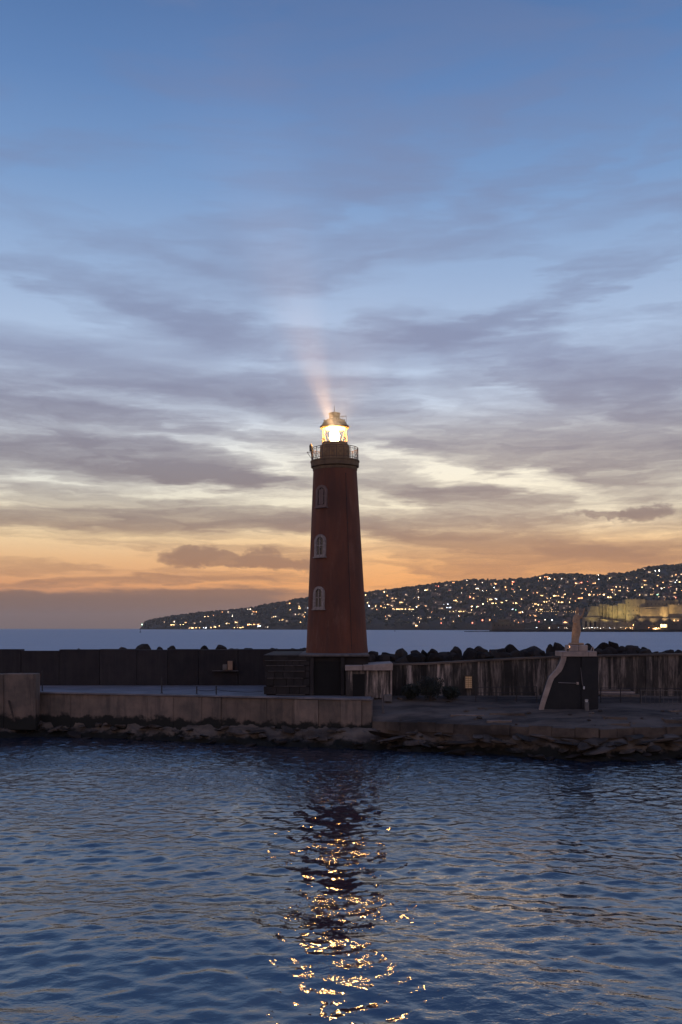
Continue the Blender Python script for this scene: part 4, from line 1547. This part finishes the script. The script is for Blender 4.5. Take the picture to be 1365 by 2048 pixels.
TREES = [(tree_meshes(1, True), 'flat-topped pine tree standing on the hill crest against the sunset'), (tree_meshes(2, True), 'flat-topped pine tree standing on the hill crest against the sunset'),
         (tree_meshes(3, False), 'rounded dark tree standing on the hill crest against the sunset'), (tree_meshes(4, False), 'rounded dark tree standing on the hill crest against the sunset')]
tpx = [322, 345, 404, 432, 472, 495, 530, 548, 566, 585, 598, 610, 752, 773, 800, 815, 838, 862, 890, 932, 948, 955, 975, 990, 1007, 1022, 1041, 1068, 1078, 1094, 1112, 1126, 1140, 1152,
       1163, 1176, 1190, 1204, 1222, 1236, 1252, 1266, 1278, 1290, 1298, 1306, 1314, 1324, 1334, 1346, 1358]
for i, px in enumerate(tpx):
    (tm, cm), lb = TREES[rnd.randrange(4)]
    p = hill_pt(px + rnd.uniform(-3, 3), .985)
    sc = rnd.uniform(.75, 1.15) * (.6 if px < 640 else .85)
    o = thing('tree', (p.x, p.y, p.z - 1.0), lb, 'tree', 'trees along the hill crest', rnd.uniform(0, 6.28))
    o.scale = (sc, sc, sc * rnd.uniform(.85, 1.15))
    link('trunk', tm, o)
    link('crown', cm, o)

# ------------------------------------------------------------------ houses and lamps of the hillside
BOXM = {}


def unit_box(mt, name):
    k = (mt, name)
    if k not in BOXM:
        BOXM[k] = MB().box((-.5, -.5, 0), (.5, .5, 1)).mesh(name, mt)
    return BOXM[k]


ROOF = MB().prism([(-.56, 0), (.56, 0), (.56, .06), (0, 1), (-.56, .06)], -.56, .56).mesh('roof', 'house_roof')
FLAT = MB()
FLAT.box((-.53, -.53, 0), (.53, .53, .25))
FLAT.box((-.2, -.1, .25), (.15, .3, 1.0))
FLATM = FLAT.mesh('roof', 'house_roof')
KINDS = {'w': 'lit_warm', 'o': 'lit_orange', 'c': 'lit_cool', 'h': 'lit_white', 'd': 'lit_dim', 'r': 'lit_red', 'g': 'lit_green'}
LBL = {'w': 'hillside house with yellow lit windows', 'o': 'hillside house with orange lit windows', 'c': 'hillside house with cold white lit windows',
       'h': 'hillside house with bright white lit windows', 'd': 'hillside house with faint dim windows', 'r': 'hillside house with red lit windows', 'g': 'hillside house with greenish lit windows'}


def house(px, py, kind, size=1.0, n=1):
    """a house on the slope whose lit window shows at this pixel"""
    p = hill_at(px, py + 2)
    w_ = rnd.uniform(10, 17) * size
    dp = rnd.uniform(9, 12)
    ht = rnd.uniform(6.5, 10.5) * (1 if size < 1.3 else 1.25)
    e = thing('house', (p.x, p.y, p.z - 2.5), LBL[kind] + ' among the dark trees', 'house', 'houses on the hillside', rnd.uniform(-.12, .12))
    wl_ = link('wall', unit_box('house_plaster', 'wall'), e)
    wl_.scale = (w_, dp, ht + 2.5)
    wl_.location = (0, -dp / 2 + 1, 0)
    r_ = link('roof', ROOF if rnd.random() < .55 else FLATM, e)
    r_.scale = (w_, dp, rnd.uniform(1.8, 3.0))
    r_.location = (0, -dp / 2 + 1, ht + 2.48)
    yf = -dp + 1.0
    zw = max(3.6, min(ht + .4, (HCAM - (py - YE) / F * (p.y + yf)) - (p.z - 2.5)))
    cols = max(2, int(w_ // 3.4))
    lit0 = rnd.randrange(cols)
    rows = [zw] + ([zw + 3.1] if zw + 4.6 < ht + 2.5 else []) + ([zw - 3.1] if zw - 3.1 > 2.6 else [])
    for ri, zr_ in enumerate(rows):
        for ci in range(cols):
            xx = (ci - (cols - 1) / 2) * (w_ / cols)
            lit = (ri == 0 and lit0 <= ci < lit0 + n) or (ri == 0 and ci + cols < lit0 + n)
            mt = KINDS[kind] if lit else ('lit_dim' if rnd.random() < .10 else 'dark_glass')
            big = 1.0 if not lit else 1.25
            q = link('window', unit_box(mt, 'window'), e, (xx, yf - .12, zr_ - .9))
            k_ = rnd.uniform(.6, 1.15)
            q.scale = (1.7 * big * k_, .34, 1.9 * big * k_)
    return e


LM = {}


def lamp_meshes(mt):
    if mt not in LM:
        hd = MB()
        hd.lathe([(.25, 8.0), (.75, 8.15), (.85, 8.5), (.6, 8.95), (.2, 9.1)], 10)
        pl_ = MB().tube([(0, 0, -1.5), (0, 0, 8.2)], [.16, .10], 6)
        LM[mt] = (pl_.mesh('pole', 'dark_metal'), hd.mesh('lamp_head', mt))
    return LM[mt]


LAMP = {'w': ('lamp_warm', 'street lamp with a warm yellow glow on the far hillside'), 'o': ('lamp_orange', 'street lamp with an orange glow on the far hillside'), 'h': ('lamp_white', 'street lamp with a bright white glow on the far hillside'),
        'c': ('lamp_cool', 'street lamp with a bluish glow on the far hillside'), 'g': ('lamp_green', 'street lamp with a green glow on the far hillside')}


def lamp(px, py, kind, sc=1.0, loc=None):
    p = loc if loc is not None else hill_at(px, py)
    mt, lb = LAMP[kind]
    pm, hm = lamp_meshes(mt)
    e = thing('street_lamp', (p.x, p.y, p.z), lb, 'street lamp', 'street lamps on the far shore')
    hs = sc * .66 * p.y / 2900
    link('pole', pm, e)
    hd = link('lamp_head', hm, e)
    hd.scale = (hs, hs, hs)
    hd.location = (0, 0, 8.2 - 8.2 * hs)
    return e


def crop(x0, y0, k, rows):
    return [(x0 + cx / k, y0 + cy / k, t, b) for cx, cy, t, b in rows]


# lights read off the photograph; capital letters are lamps, small letters windows
pts = []
pts += crop(270, 1180, 5.935, [(85, 432, 'G', 2), (355, 386, 'd', 1), (470, 378, 'h', 1), (428, 415, 'w', 2), (480, 412, 'w', 3), (540, 434, 'W', 1), (575, 432, 'W', 1.2), (604, 386, 'o', 1),
                               (660, 450, 'w', 3), (690, 451, 'w', 4), (715, 451, 'w', 4), (745, 450, 'w', 3), (712, 395, 'd', 2), (785, 378, 'h', 1), (832, 340, 'W', 1.2), (872, 336, 'W', 1), (936, 316, 'W', 1), (952, 300, 'o', 1),
                               (838, 448, 'c', 3), (925, 445, 'w', 3), (965, 440, 'w', 3), (1005, 450, 'W', 1.2), (1042, 260, 'o', 2), (1116, 262, 'h', 1), (1160, 332, 'H', 1), (1110, 400, 'w', 2), (1205, 385, 'w', 3), (1222, 418, 'o', 1),
                               (1178, 447, 'w', 1), (1250, 446, 'w', 3), (1290, 440, 'w', 2), (1340, 437, 'O', 1.4)])
pts += crop(440, 1180, 6.825, [(405, 264, 'h', 2), (462, 296, 'o', 2), (490, 298, 'o', 2), (460, 326, 'h', 1), (385, 500, 'O', 1.2), (403, 500, 'W', 1.4), (425, 498, 'W', 1.2), (275, 512, 'w', 3), (320, 497, 'h', 1), (470, 470, 'o', 3), (500, 472, 'o', 4), (530, 468, 'o', 3), (565, 493, 'c', 3),
                               (650, 505, 'h', 1), (730, 366, 'w', 2), (790, 362, 'h', 1), (820, 447, 'W', 1), (850, 442, 'W', .9), (888, 402, 'w', 1), (920, 424, 'd', 2), (963, 300, 'W', 1), (1016, 334, 'h', 1), (938, 183, 'o', 2), (835, 220, 'w', 1), (1085, 252, 'W', 1.3), (1100, 248, 'w', 2),
                               (1080, 336, 'w', 1), (1132, 334, 'w', 1), (1168, 334, 'W', .9), (1128, 412, 'W', 1.1), (1102, 467, 'W', 1), (1145, 366, 'o', 1), (1185, 245, 'c', 1), (1062, 184, 'd', 1)])
pts += crop(730, 1140, 5.935, [(15, 298, 'w', 1), (52, 455, 'C', 1.5), (52, 390, 'w', 1), (132, 427, 'w', 3), (85, 460, 'd', 2), (155, 470, 'o', 1), (192, 458, 'O', 1.3), (230, 447, 'w', 2), (268, 438, 'W', 1.3), (280, 410, 'o', 2), (320, 420, 'd', 3), (240, 262, 'w', 3), (122, 285, 'h', 1), (185, 330, 'o', 1),
                               (280, 306, 'o', 1), (322, 340, 'o', 3), (388, 338, 'w', 1), (335, 368, 'd', 2), (404, 403, 'w', 1), (438, 385, 'w', 4), (455, 352, 'd', 1), (360, 462, 'w', 3), (400, 465, 'w', 4), (440, 463, 'w', 4), (480, 464, 'w', 4), (510, 465, 'w', 3), (537, 466, 'W', 1), (570, 468, 'w', 2), (615, 467, 'H', 1.5),
                               (628, 424, 'w', 2), (680, 406, 'd', 1), (718, 427, 'o', 1), (615, 233, 'w', 1), (632, 262, 'd', 1), (750, 238, 'w', 3), (757, 214, 'w', 1), (714, 269, 'H', 1), (677, 275, 'r', 1), (490, 300, 'd', 2), (630, 328, 'h', 1), (248, 580, 'O', .9), (262, 575, 'd', 1), (643, 578, 'w', 1), (660, 556, 'w', 1), (590, 638, 'd', 2), (650, 650, 'W', 1), (620, 661, 'w', 2),
                               (760, 563, 'd', 2), (820, 460, 'd', 1), (855, 193, 'r', 2), (958, 180, 'd', 2), (998, 183, 'd', 1), (1045, 148, 'o', 2), (1012, 240, 'r', 1), (1162, 214, 'o', 1), (1215, 126, 'h', 2), (1300, 126, 'o', 2), (1290, 172, 'd', 2), (1345, 218, 'h', 2), (1150, 303, 'H', .9), (1102, 331, 'w', 1), (1080, 362, 'w', 4), (1115, 377, 'w', 1),
                               (1226, 318, 'w', 1), (1262, 322, 'r', 2), (1325, 318, 'w', 2), (1288, 337, 'o', 1), (962, 407, 'c', 2), (990, 446, 'c', 4), (905, 455, 'd', 4), (925, 447, 'w', 2), (1030, 494, 'w', 1), (1058, 494, 'w', 1), (1060, 468, 'd', 1), (1150, 492, 'w', 5), (1120, 492, 'w', 3), (1180, 490, 'w', 3), (1245, 434, 'w', 1), (1272, 464, 'H', 1), (1340, 466, 'O', 1), (1345, 440, 'c', 1),
                               (1200, 520, 'r', 1), (1265, 506, 'W', 1), (1230, 506, 'd', 4), (1105, 546, 'w', 1), (1132, 548, 'o', 1), (1117, 577, 'C', .9), (1038, 570, 'r', 1), (1030, 590, 'd', 1), (1050, 610, 'w', 1), (998, 626, 'o', 1), (1032, 626, 'w', 1), (912, 583, 'o', 1), (915, 630, 'r', 1), (900, 662, 'O', 1.1), (1290, 630, 'o', 1)])
pts += crop(940, 1130, 5.935, [(105, 280, 'h', 3), (152, 210, 'h', 1), (45, 183, 'h', 2), (280, 225, 'o', 3), (420, 214, 'o', 1), (505, 228, 'o', 1), (523, 200, 'r', 2), (548, 264, 'o', 1), (428, 264, 'o', 1), (285, 298, 'C', 1.1), (325, 300, 'w', 3), (375, 305, 'd', 1), (433, 294, 'o', 2), (462, 295, 'o', 1), (508, 290, 'r', 2), (540, 320, 'w', 1), (604, 324, 'W', .8), (680, 328, 'W', .9), (660, 215, 'd', 1),
                               (152, 333, 'H', .8), (198, 333, 'W', .8), (760, 333, 'o', 2), (808, 330, 'o', 1), (850, 152, 'w', 1), (890, 142, 'o', 4), (945, 190, 'H', 1.6), (925, 192, 'O', .9), (1010, 196, 'W', 1.1), (1090, 190, 'H', 1.3), (1118, 182, 'o', 1), (972, 160, 'd', 1), (1073, 262, 'o', 2), (926, 281, 'd', 1), (1240, 170, 'd', 2), (1265, 218, 'o', 2), (1310, 210, 'r', 2), (1330, 278, 'r', 1),
                               (215, 405, 'w', 4), (250, 410, 'w', 4), (302, 404, 'c', 2), (225, 432, 'w', 2), (245, 455, 'w', 2), (290, 430, 'w', 1), (330, 458, 'w', 4), (355, 446, 'w', 3), (432, 454, 'W', 1.1), (470, 460, 'w', 1), (490, 455, 'w', 2), (523, 453, 'w', 2), (572, 452, 'w', 3), (610, 405, 'o', 1), (650, 403, 'd', 1), (128, 464, 'w', 1), (96, 498, 'g', 1), (25, 522, 'W', 1.1), (92, 525, 'W', .9), (160, 532, 'o', 1),
                               (880, 365, 'w', 4), (910, 366, 'W', 1), (850, 365, 'w', 2), (988, 342, 'w', 2), (1010, 366, 'w', 4), (1050, 367, 'w', 4), (1130, 380, 'W', 1.3), (1100, 358, 'o', 1), (1085, 383, 'w', 1), (1190, 402, 'w', 1), (1180, 395, 'o', 4), (1240, 366, 'w', 1), (1335, 366, 'W', 1), (1290, 394, 'o', 4), (1250, 395, 'o', 3),
                               (790, 462, 'w', 2), (840, 448, 'w', 4), (880, 440, 'w', 5), (925, 438, 'w', 3), (900, 396, 'w', 3), (850, 420, 'h', 1), (835, 473, 'w', 4), (748, 487, 'W', .8), (715, 490, 'd', 1), (885, 497, 'd', 2), (920, 486, 'w', 1), (960, 425, 'W', .8), (990, 430, 'w', 1), (955, 462, 'o', 1), (1072, 442, 'w', 3), (1158, 442, 'w', 1), (1225, 428, 'o', 1), (795, 533, 'w', 2), (820, 530, 'w', 2),
                               (1090, 508, 'h', 1), (1113, 508, 'h', 1), (1092, 537, 'd', 1), (1160, 500, 'd', 1), (1015, 476, 'd', 1), (600, 565, 'o', 2), (624, 592, 'H', 1.2), (675, 572, 'o', 3), (720, 572, 'o', 3), (716, 630, 'O', 1.3), (760, 607, 'o', 3), (508, 560, 'C', 1.1), (545, 566, 'G', 1), (485, 597, 'd', 1),
                               (148, 656, 'r', 1), (212, 654, 'o', 1), (45, 688, 'r', 1), (537, 663, 'o', 1), (582, 682, 'o', 1), (610, 670, 'o', 1), (688, 668, 'd', 1), (750, 655, 'd', 1), (833, 672, 'r', 1), (865, 686, 'H', .8), (895, 686, 'H', 1), (978, 690, 'C', 1.7), (1133, 682, 'o', 2), (1116, 700, 'H', .8)])
pts += crop(1170, 1120, 7.0, [(40, 308, 'r', 1), (75, 225, 'r', 1), (82, 250, 'o', 2), (120, 258, 'd', 1), (190, 244, 'H', .9), (195, 308, 'C', 1.1), (100, 326, 'o', 3), (72, 300, 'd', 2), (335, 258, 'w', 1), (342, 203, 'o', 1), (390, 220, 'r', 3), (418, 197, 'W', .8), (390, 243, 'o', 3), (438, 286, 'h', 1), (638, 260, 'd', 1), (732, 248, 'w', 1), (820, 132, 'd', 1), (886, 170, 'd', 2),
                              (987, 188, 'H', 1.2), (1045, 186, 'H', 2.2), (1028, 254, 'W', 1), (1058, 247, 'o', 1), (1245, 190, 'w', 1), (1255, 208, 'o', 1), (785, 325, 'd', 1), (830, 340, 'w', 4), (820, 350, 'w', 3), (830, 290, 'o', 3), (1025, 325, 'o', 1), (1020, 362, 'o', 2), (1110, 316, 'o', 2), (1205, 300, 'd', 4), (1288, 322, 'H', .9), (1328, 308, 'w', 1), (1273, 354, 'C', 1),
                              (340, 380, 'o', 1), (388, 382, 'o', 2), (448, 376, 'w', 2), (555, 382, 'd', 2), (613, 396, 'd', 1), (365, 420, 'o', 4), (425, 420, 'w', 1), (467, 428, 'w', 2), (353, 452, 'd', 1), (427, 465, 'w', 2), (427, 485, 'w', 1), (512, 482, 'w', 1), (596, 466, 'O', .9), (600, 438, 'd', 2), (703, 466, 'W', .9), (803, 420, 'W', 1.5), (770, 490, 'w', 3), (850, 490, 'd', 2),
                              (960, 443, 'W', .8), (935, 482, 'w', 2), (1010, 485, 'g', 5), (1075, 438, 'H', 1.6), (1113, 424, 'W', 1), (1110, 500, 'g', 2), (1168, 385, 'r', 2), (1236, 390, 'r', 1), (1262, 420, 'w', 1), (1210, 433, 'd', 3), (1230, 460, 'w', 2), (1140, 530, 'o', 3), (1222, 526, 'r', 2), (1355, 466, 'O', .9), (10, 408, 'o', 1), (42, 398, 'r', 1), (100, 404, 'o', 2), (165, 398, 'o', 1),
                              (70, 490, 'w', 3), (122, 490, 'w', 1), (180, 490, 'o', 1), (253, 486, 'w', 1), (210, 522, 'W', .9), (275, 524, 'W', 1), (318, 523, 'w', 3), (147, 590, 'O', .8), (1035, 556, 'W', .8), (1082, 560, 'o', 1), (1180, 340, 'd', 2), (1300, 250, 'd', 2), (1340, 200, 'd', 2)])
for px, py, t, b in pts:
    if t.isupper():
        lamp(px, py, t.lower(), b)
    else:
        house(px, py, t, 1.0 if b < 3 else 1.35, int(b))
# darker houses filling in the built-up slopes, down to the right of the frame
for k in range(60):
    px = rnd.uniform(760, 1500)
    top = lerp_table(SKYL, px)
    py = top + 8 + (1235 - top) * rnd.random() ** 1.2
    house(px, py, 'd', rnd.uniform(.8, 1.4), rnd.choice((0, 0, 1)))
# many small lamps among the houses
for k in range(120):
    px = rnd.uniform(745, 1400)
    top = lerp_table(SKYL, px)
    py = top + 9 + (1246 - top - 9) * rnd.random() ** .9
    if px > 1165 and py > 1192:
        continue
    lamp(px, py, rnd.choice('wwwwowoh'), rnd.uniform(.3, .6))
# lamps along the shore road
for k in range(26):
    px = 1046 + k * 4.4
    p = hill_at(px, 1228 + .012 * (px - 1050) + rnd.uniform(-.6, .6))
    lamp(px, 0, 'w', .62, p)

# ------------------------------------------------------------------ floodlit castle on its islet
DC = 1700.0
SC = DC / F
ZC0 = -DC * DC / (2 * RE)
mb = MB()
vs = []
cpx = list(np.arange(930, 1640, 6.0))
for px in cpx:
    thin = px < 985
    hh = (1.2 if thin else 4.2) + .8 * fb(px, 0, .08)
    w2 = 8 if thin else 60
    x = X(px, DC)
    for y, z in ((DC - 22 + 3 * fb(px, 3, .1), ZC0 - 4), (DC - 18 + 3 * fb(px, 3, .1), ZC0 + hh * .6), (DC - 12, ZC0 + hh), (DC + w2, ZC0 + hh), (DC + w2 + 8, ZC0 - 4)):
        vs.append((x, y, z))
fs = []
for i in range(len(cpx) - 1):
    for j in range(4):
        a = i * 5 + j
        fs.append((a, a + 1, a + 6, a + 5))
fs.append((0, 1, 2, 3, 4))
mb.add(vs, fs)
tag(mb.build('islet', 'rock_dark', smooth=True), kind='structure')

cs = thing('castle', (X(1270, DC), DC, ZC0), 'massive floodlit stone castle rising from the water at the foot of the hill', 'castle')
ICS = Matrix.Translation(cs.location).inverted()


def cpart(m, name, mt='castle_stone', sm=False):
    o = m.build(name, mt, cs, sm)
    o.matrix_parent_inverse = ICS
    return o


def cblock(pa, pb, yt, yb, off, depth, name='wall', mt='castle_stone', crenel=0, ytb=None):
    d = DC + off
    za, zb_ = Z(yt, d), Z(yt if ytb is None else ytb, d)
    z0 = max(ZC0 + 1.0, Z(yb, d))
    o = cpart(MB().plan([(X(pa, d), d), (X(pb, d), d), (X(pb, d), d + depth), (X(pa, d), d + depth)], z0, [za, zb_, zb_, za]), name, mt)
    for k in range(crenel):
        a = pa + (pb - pa) * (k + .2) / crenel
        b = pa + (pb - pa) * (k + .75) / crenel
        zz = za + (zb_ - za) * (k + .5) / crenel
        cpart(MB().box((X(a, d), d + .2, zz - .3), (X(b, d), d + 1.4, zz + 1.2 + rnd.uniform(-.4, .5))), 'merlon', mt)
    return o


def cwin(px, py, d, w=1.3, hgt=2.0, mt='void'):
    x, z = X(px, d), Z(py, d)
    cpart(MB().box((x - w / 2, d - .12, z - hgt / 2), (x + w / 2, d + .3, z + hgt / 2)), 'window', mt)


cblock(1180, 1198, 1214, 1262, 6, 14)                       # chapel
cpart(MB().prism([(X(1172, DC + 5), Z(1236, DC + 5)), (X(1199, DC + 5), Z(1236, DC + 5)), (X(1197, DC + 5), Z(1213, DC + 5)), (X(1182, DC + 5), Z(1212, DC + 5)), (X(1179, DC + 5), Z(1222, DC + 5))], DC + 4, DC + 5.9), 'gable')
cblock(1168, 1199, 1236, 1262, 0, 10, 'portico')
cpart(MB().box((X(1167, DC), DC - .8, Z(1236, DC)), (X(1200, DC), DC + 10.2, Z(1234.6, DC))), 'cornice')
for px in (1172.5, 1181.5, 1190.5):
    x, z0, z1 = X(px, DC), Z(1254, DC), Z(1244, DC)
    r = 1.7
    cpart(MB().prism([(x - r, z0), (x + r, z0)] + [(x + r * math.cos(t), z1 + r * math.sin(t)) for t in np.linspace(0, math.pi, 9)], DC - .25, DC + .5), 'arch', 'void')
cblock(1199, 1219, 1209, 1262, 10, 20, crenel=5, ytb=1210)
cblock(1219, 1238, 1212, 1262, 8, 20, crenel=5)
cblock(1236, 1255, 1208, 1262, 5, 20, crenel=4)
for px in (1207, 1214, 1226, 1236, 1245):
    cpart(MB().box((X(px, DC + 4), DC + 4, ZC0 + 3), (X(px + 1.6, DC + 4), DC + 9, Z(1212, DC + 4))), 'buttress')
cblock(1253, 1291, 1199, 1262, 0, 26, 'keep', crenel=7)
for i, px in enumerate((1258, 1267, 1275)):
    for j, py in enumerate((1205, 1213, 1222, 1231)):
        if rnd.random() < .8:
            cwin(px + rnd.uniform(-1, 1), py + rnd.uniform(-1, 1), DC)
for px, py in ((1207, 1220), (1224, 1222), (1246, 1217), (1248, 1228), (1206, 1230)):
    cwin(px, py, DC + 4.5, 1.4, 2.2)
cblock(1291, 1352, 1201, 1262, 12, 26, crenel=10)
for k in range(7):
    cwin(1296 + k * 7.5, 1208, DC + 12, 1.3, 1.9)
cblock(1280, 1334, 1214.5, 1262, -4, 15, 'bastion', ytb=1213)
cpart(MB().lathe([(9.0, ZC0 + 2), (8.2, Z(1236, DC)), (7.6, Z(1216, DC)), (8.0, Z(1215, DC)), (8.0, Z(1213.2, DC))], 28, c=(X(1329, DC - 1), DC + 2)), 'round_tower', sm=True)
cpart(MB().box((X(1290, DC), DC - 4.5, Z(1218, DC)), (X(1311, DC), DC - 3.9, Z(1217, DC))), 'string_course', 'castle_dark')
cblock(1334, 1420, 1209, 1262, 2, 20)
for k in range(5):
    cblock(1350 + k * 14, 1357 + k * 14, 1200 + (k % 2), 1210, 6, 10, 'turret', crenel=2)
cblock(1270, 1440, 1236.5, 1262, -9, 6, 'outer_wall', 'castle_dark')
cpart(MB().plan([(X(1200, DC), DC - 4), (X(1272, DC), DC - 8), (X(1272, DC), DC + 4), (X(1200, DC), DC + 4)], ZC0 + 2, [Z(1238, DC), Z(1247, DC), Z(1247, DC), Z(1238, DC)]), 'rampart')
for k in range(14):
    cwin(1282 + k * 9, 1249 + rnd.uniform(-1, 1), DC - 9, 1.2, 1.8, 'void')
for px in (1349, 1356.5):
    cwin(px, 1241, DC - 9, 1.4, 2.2, 'lit_orange')
# glazed waterside restaurant
rs = thing('waterside_restaurant', (X(1328, DC - 14), DC - 13, ZC0 + 2), 'glowing glass-fronted restaurant at the foot of the castle', 'restaurant')
for k in range(5):
    q = link('window', unit_box('lit_warm', 'window'), rs, ((k - 2) * 2.3, -1.6, 6.2))
    q.scale = (1.5, .4, 5.2)
bq = link('wall', unit_box('castle_stone', 'wall'), rs, (0, 0, 0))
bq.scale = (12.4, 3.0, 12.0)
for k in range(6):
    q = link('awning', unit_box('lit_warm' if k % 2 else 'lit_orange', 'awning'), rs, (-18 + k * 3.0, -1.2, 3.0))  # awnings given a glow of their own instead of lamplight
    q.scale = (2.2, .5, 1.5)
bq = link('terrace', unit_box('castle_dark', 'terrace'), rs, (-9, .2, 0))
bq.scale = (24, 2.2, 3.2)
# quay lamps before the castle
for px, k, s in ((1168, 'h', .9), (1172, 'h', .7), (1179, 'h', .9), (1184, 'c', 1.1), (1190, 'h', .7), (1196, 'c', .7), (1202, 'h', .8), (1208, 'h', .6), (1213, 'h', .5), (1220, 'c', .8), (1229, 'h', .5), (1243, 'h', .6), (1252, 'w', 1.1), (1256, 'w', 1.0), (1261, 'w', 1.2), (1265, 'w', 1.1),
                 (1298, 'o', .9), (1308, 'w', 1), (1313, 'w', 1.3), (1318, 'w', 1), (1118, 'c', .6), (1134, 'h', .5), (1146, 'h', .5), (1152, 'h', .4), (1074, 'C', 1.3), (1072, 'g', .5), (1090, 'h', .6), (1100, 'h', .6)):
    lamp(px, 0, k.lower(), s * .95, Vector((X(px, DC - 15), DC - 15, ZC0 + 3.2 + rnd.uniform(-5, -3.5))))
lamp(1267, 0, 'o', 1.6, Vector((X(1267, DC - 14), DC - 14, ZC0 + 4)))
# small old fort on the islet
ft = thing('old_fort', (X(1008, DC), DC, ZC0 + 3), 'small squat dim stone fort on the dark islet', 'fort')
IFT = Matrix.Translation(ft.location).inverted()
for (pa, pb, yt, off, dpth, nm) in ((985, 1030, 1243, 6, 16, 'wall'), (998, 1024, 1238, 10, 10, 'keep'), (1030, 1052, 1249, 8, 8, 'wing')):
    o = MB().cbox((X(pa, DC), DC + off, ZC0 + 2), (X(pb, DC), DC + off + dpth, Z(yt, DC)), .5).build(nm, 'castle_dark', ft)
    o.matrix_parent_inverse = IFT
for k in range(5):
    o = MB().box((X(990 + k * 8, DC), DC + 5.8, Z(1252, DC)), (X(990 + k * 8, DC) + 1.6, DC + 6.2, Z(1249, DC))).build('window', 'void', ft)
    o.matrix_parent_inverse = IFT
lw2 = thing('quay_building', (X(1130, DC), DC + 4, ZC0 + 3), 'long low building on the islet with a pale lit edge', 'building')
ILW = Matrix.Translation(lw2.location).inverted()
for nm, mt, a, b in (('wall', 'castle_dark', (X(1075, DC), DC + 2, ZC0 + 2.5), (X(1156, DC), DC + 12, Z(1250, DC))), ('parapet', 'house_plaster', (X(1105, DC), DC + 1.5, Z(1250.5, DC)), (X(1157, DC), DC + 12.4, Z(1249, DC)))):
    o = MB().box(a, b).build(nm, mt, lw2)
    o.matrix_parent_inverse = ILW
for k in range(12):
    o = MB().box((X(1080 + k * 6.2, DC), DC + 1.8, Z(1257, DC)), (X(1080 + k * 6.2, DC) + 1.8, DC + 2.2, Z(1254.5, DC))).build('window', 'lit_dim' if k in (3, 8) else 'void', lw2)
    o.matrix_parent_inverse = ILW

# floodlights at the foot of the walls
HM = MB().lathe([(.5, 0), (.7, .5), (.9, 1.1), (.2, 1.2)], 12).mesh('housing', 'dark_metal')

HMAST = MB().tube([(0, 0, -1.5), (0, 0, 11.8)], [.3, .2], 7).mesh('mast', 'dark_metal')


def flood(px, off, tgt, e, c, ang=75):
    d = DC + off
    p = Vector((X(px, d), d, ZC0 + 2.0))
    f = thing('floodlight', p, 'floodlight on a slim mast aimed up at the castle walls', 'floodlight', 'floodlights of the castle')
    link('housing', HM, f, (0, 0, 11.4))
    link('mast', HMAST, f)
    ld = bpy.data.lights.new('floodlight_beam', 'SPOT')
    ld.energy = e
    ld.color = c
    ld.spot_size = math.radians(ang)
    ld.spot_blend = .9
    ld.shadow_soft_size = 1.0
    lo = bpy.data.objects.new('floodlight_beam', ld)
    col.objects.link(lo)
    lo.parent = f
    lo.location = (0, 0, 13.2)
    t = P(tgt[0], tgt[1], d + tgt[2])
    lo.rotation_euler = (p + Vector((0, 0, 13.2)) - t).to_track_quat('Z', 'Y').to_euler()


YG = (1.0, .86, .38)
YW = (1.0, .72, .34)
flood(1186, -20, (1186, 1226, 22), 14000, YG, 84)
flood(1213, -20, (1213, 1214, 26), 30000, YG, 84)
flood(1234, -20, (1236, 1216, 24), 52000, YG, 84)
flood(1256, -20, (1258, 1216, 24), 38000, YG, 84)
flood(1284, -21, (1284, 1212, 24), 30000, YW, 84)
flood(1308, -21, (1308, 1216, 28), 30000, YW, 84)
flood(1331, -21, (1331, 1216, 26), 60000, YW, 60)
flood(1352, -21, (1352, 1210, 28), 36000, YW, 84)
flood(1400, -21, (1400, 1210, 28), 36000, YW, 84)
flood(1008, -14, (1010, 1236, 26), 3000, YG, 84)

# ------------------------------------------------------------------ buoys out on the bay
for px, d, k, lb in ((281, 1500, 1.0, 'dark channel buoy off the tip of the headland'), (790, 1900, 1.0, 'dark channel buoy on the open water right of the lighthouse')):
    z0 = -d * d / (2 * RE)
    b_ = thing('buoy', (X(px, d), d, z0 - .4), lb, 'buoy')
    MB().lathe([(.9, 0), (1.3, .4), (1.3, 1.2), (.5, 1.6)], 14).build('float', 'buoy_paint', b_, True)
    MB().tube([(0, 0, 1.4), (0, 0, 4.6)], [.28, .16], 8).build('mast', 'buoy_paint', b_)
    MB().lathe([(.1, 4.4), (.5, 4.7), (.5, 5.3), (.1, 5.6)], 10).build('topmark', 'buoy_paint', b_)

# ------------------------------------------------------------------ evening haze over the bay
mb = MB().box((-14500, -3600, -22), (14500, 14500, 215))
hz = mb.build('haze', 'void')
hz.data.materials.clear()
hm = bpy.data.materials.new('haze')
hm.use_nodes = True
hm.node_tree.nodes.clear()
t = NT(hm.node_tree)
o_ = t.n('ShaderNodeOutputMaterial')
pv = t.n('ShaderNodeVolumePrincipled')
pv.inputs['Color'].default_value = (0.92, 0.94, 1.0, 1)
pv.inputs['Density'].default_value = 4.8e-5
pv.inputs['Anisotropy'].default_value = 0.78
t.link(pv.outputs[0], o_.inputs['Volume'])
hz.data.materials.append(hm)
tag(hz, 'thin evening haze lying over the bay', 'haze', kind='stuff')
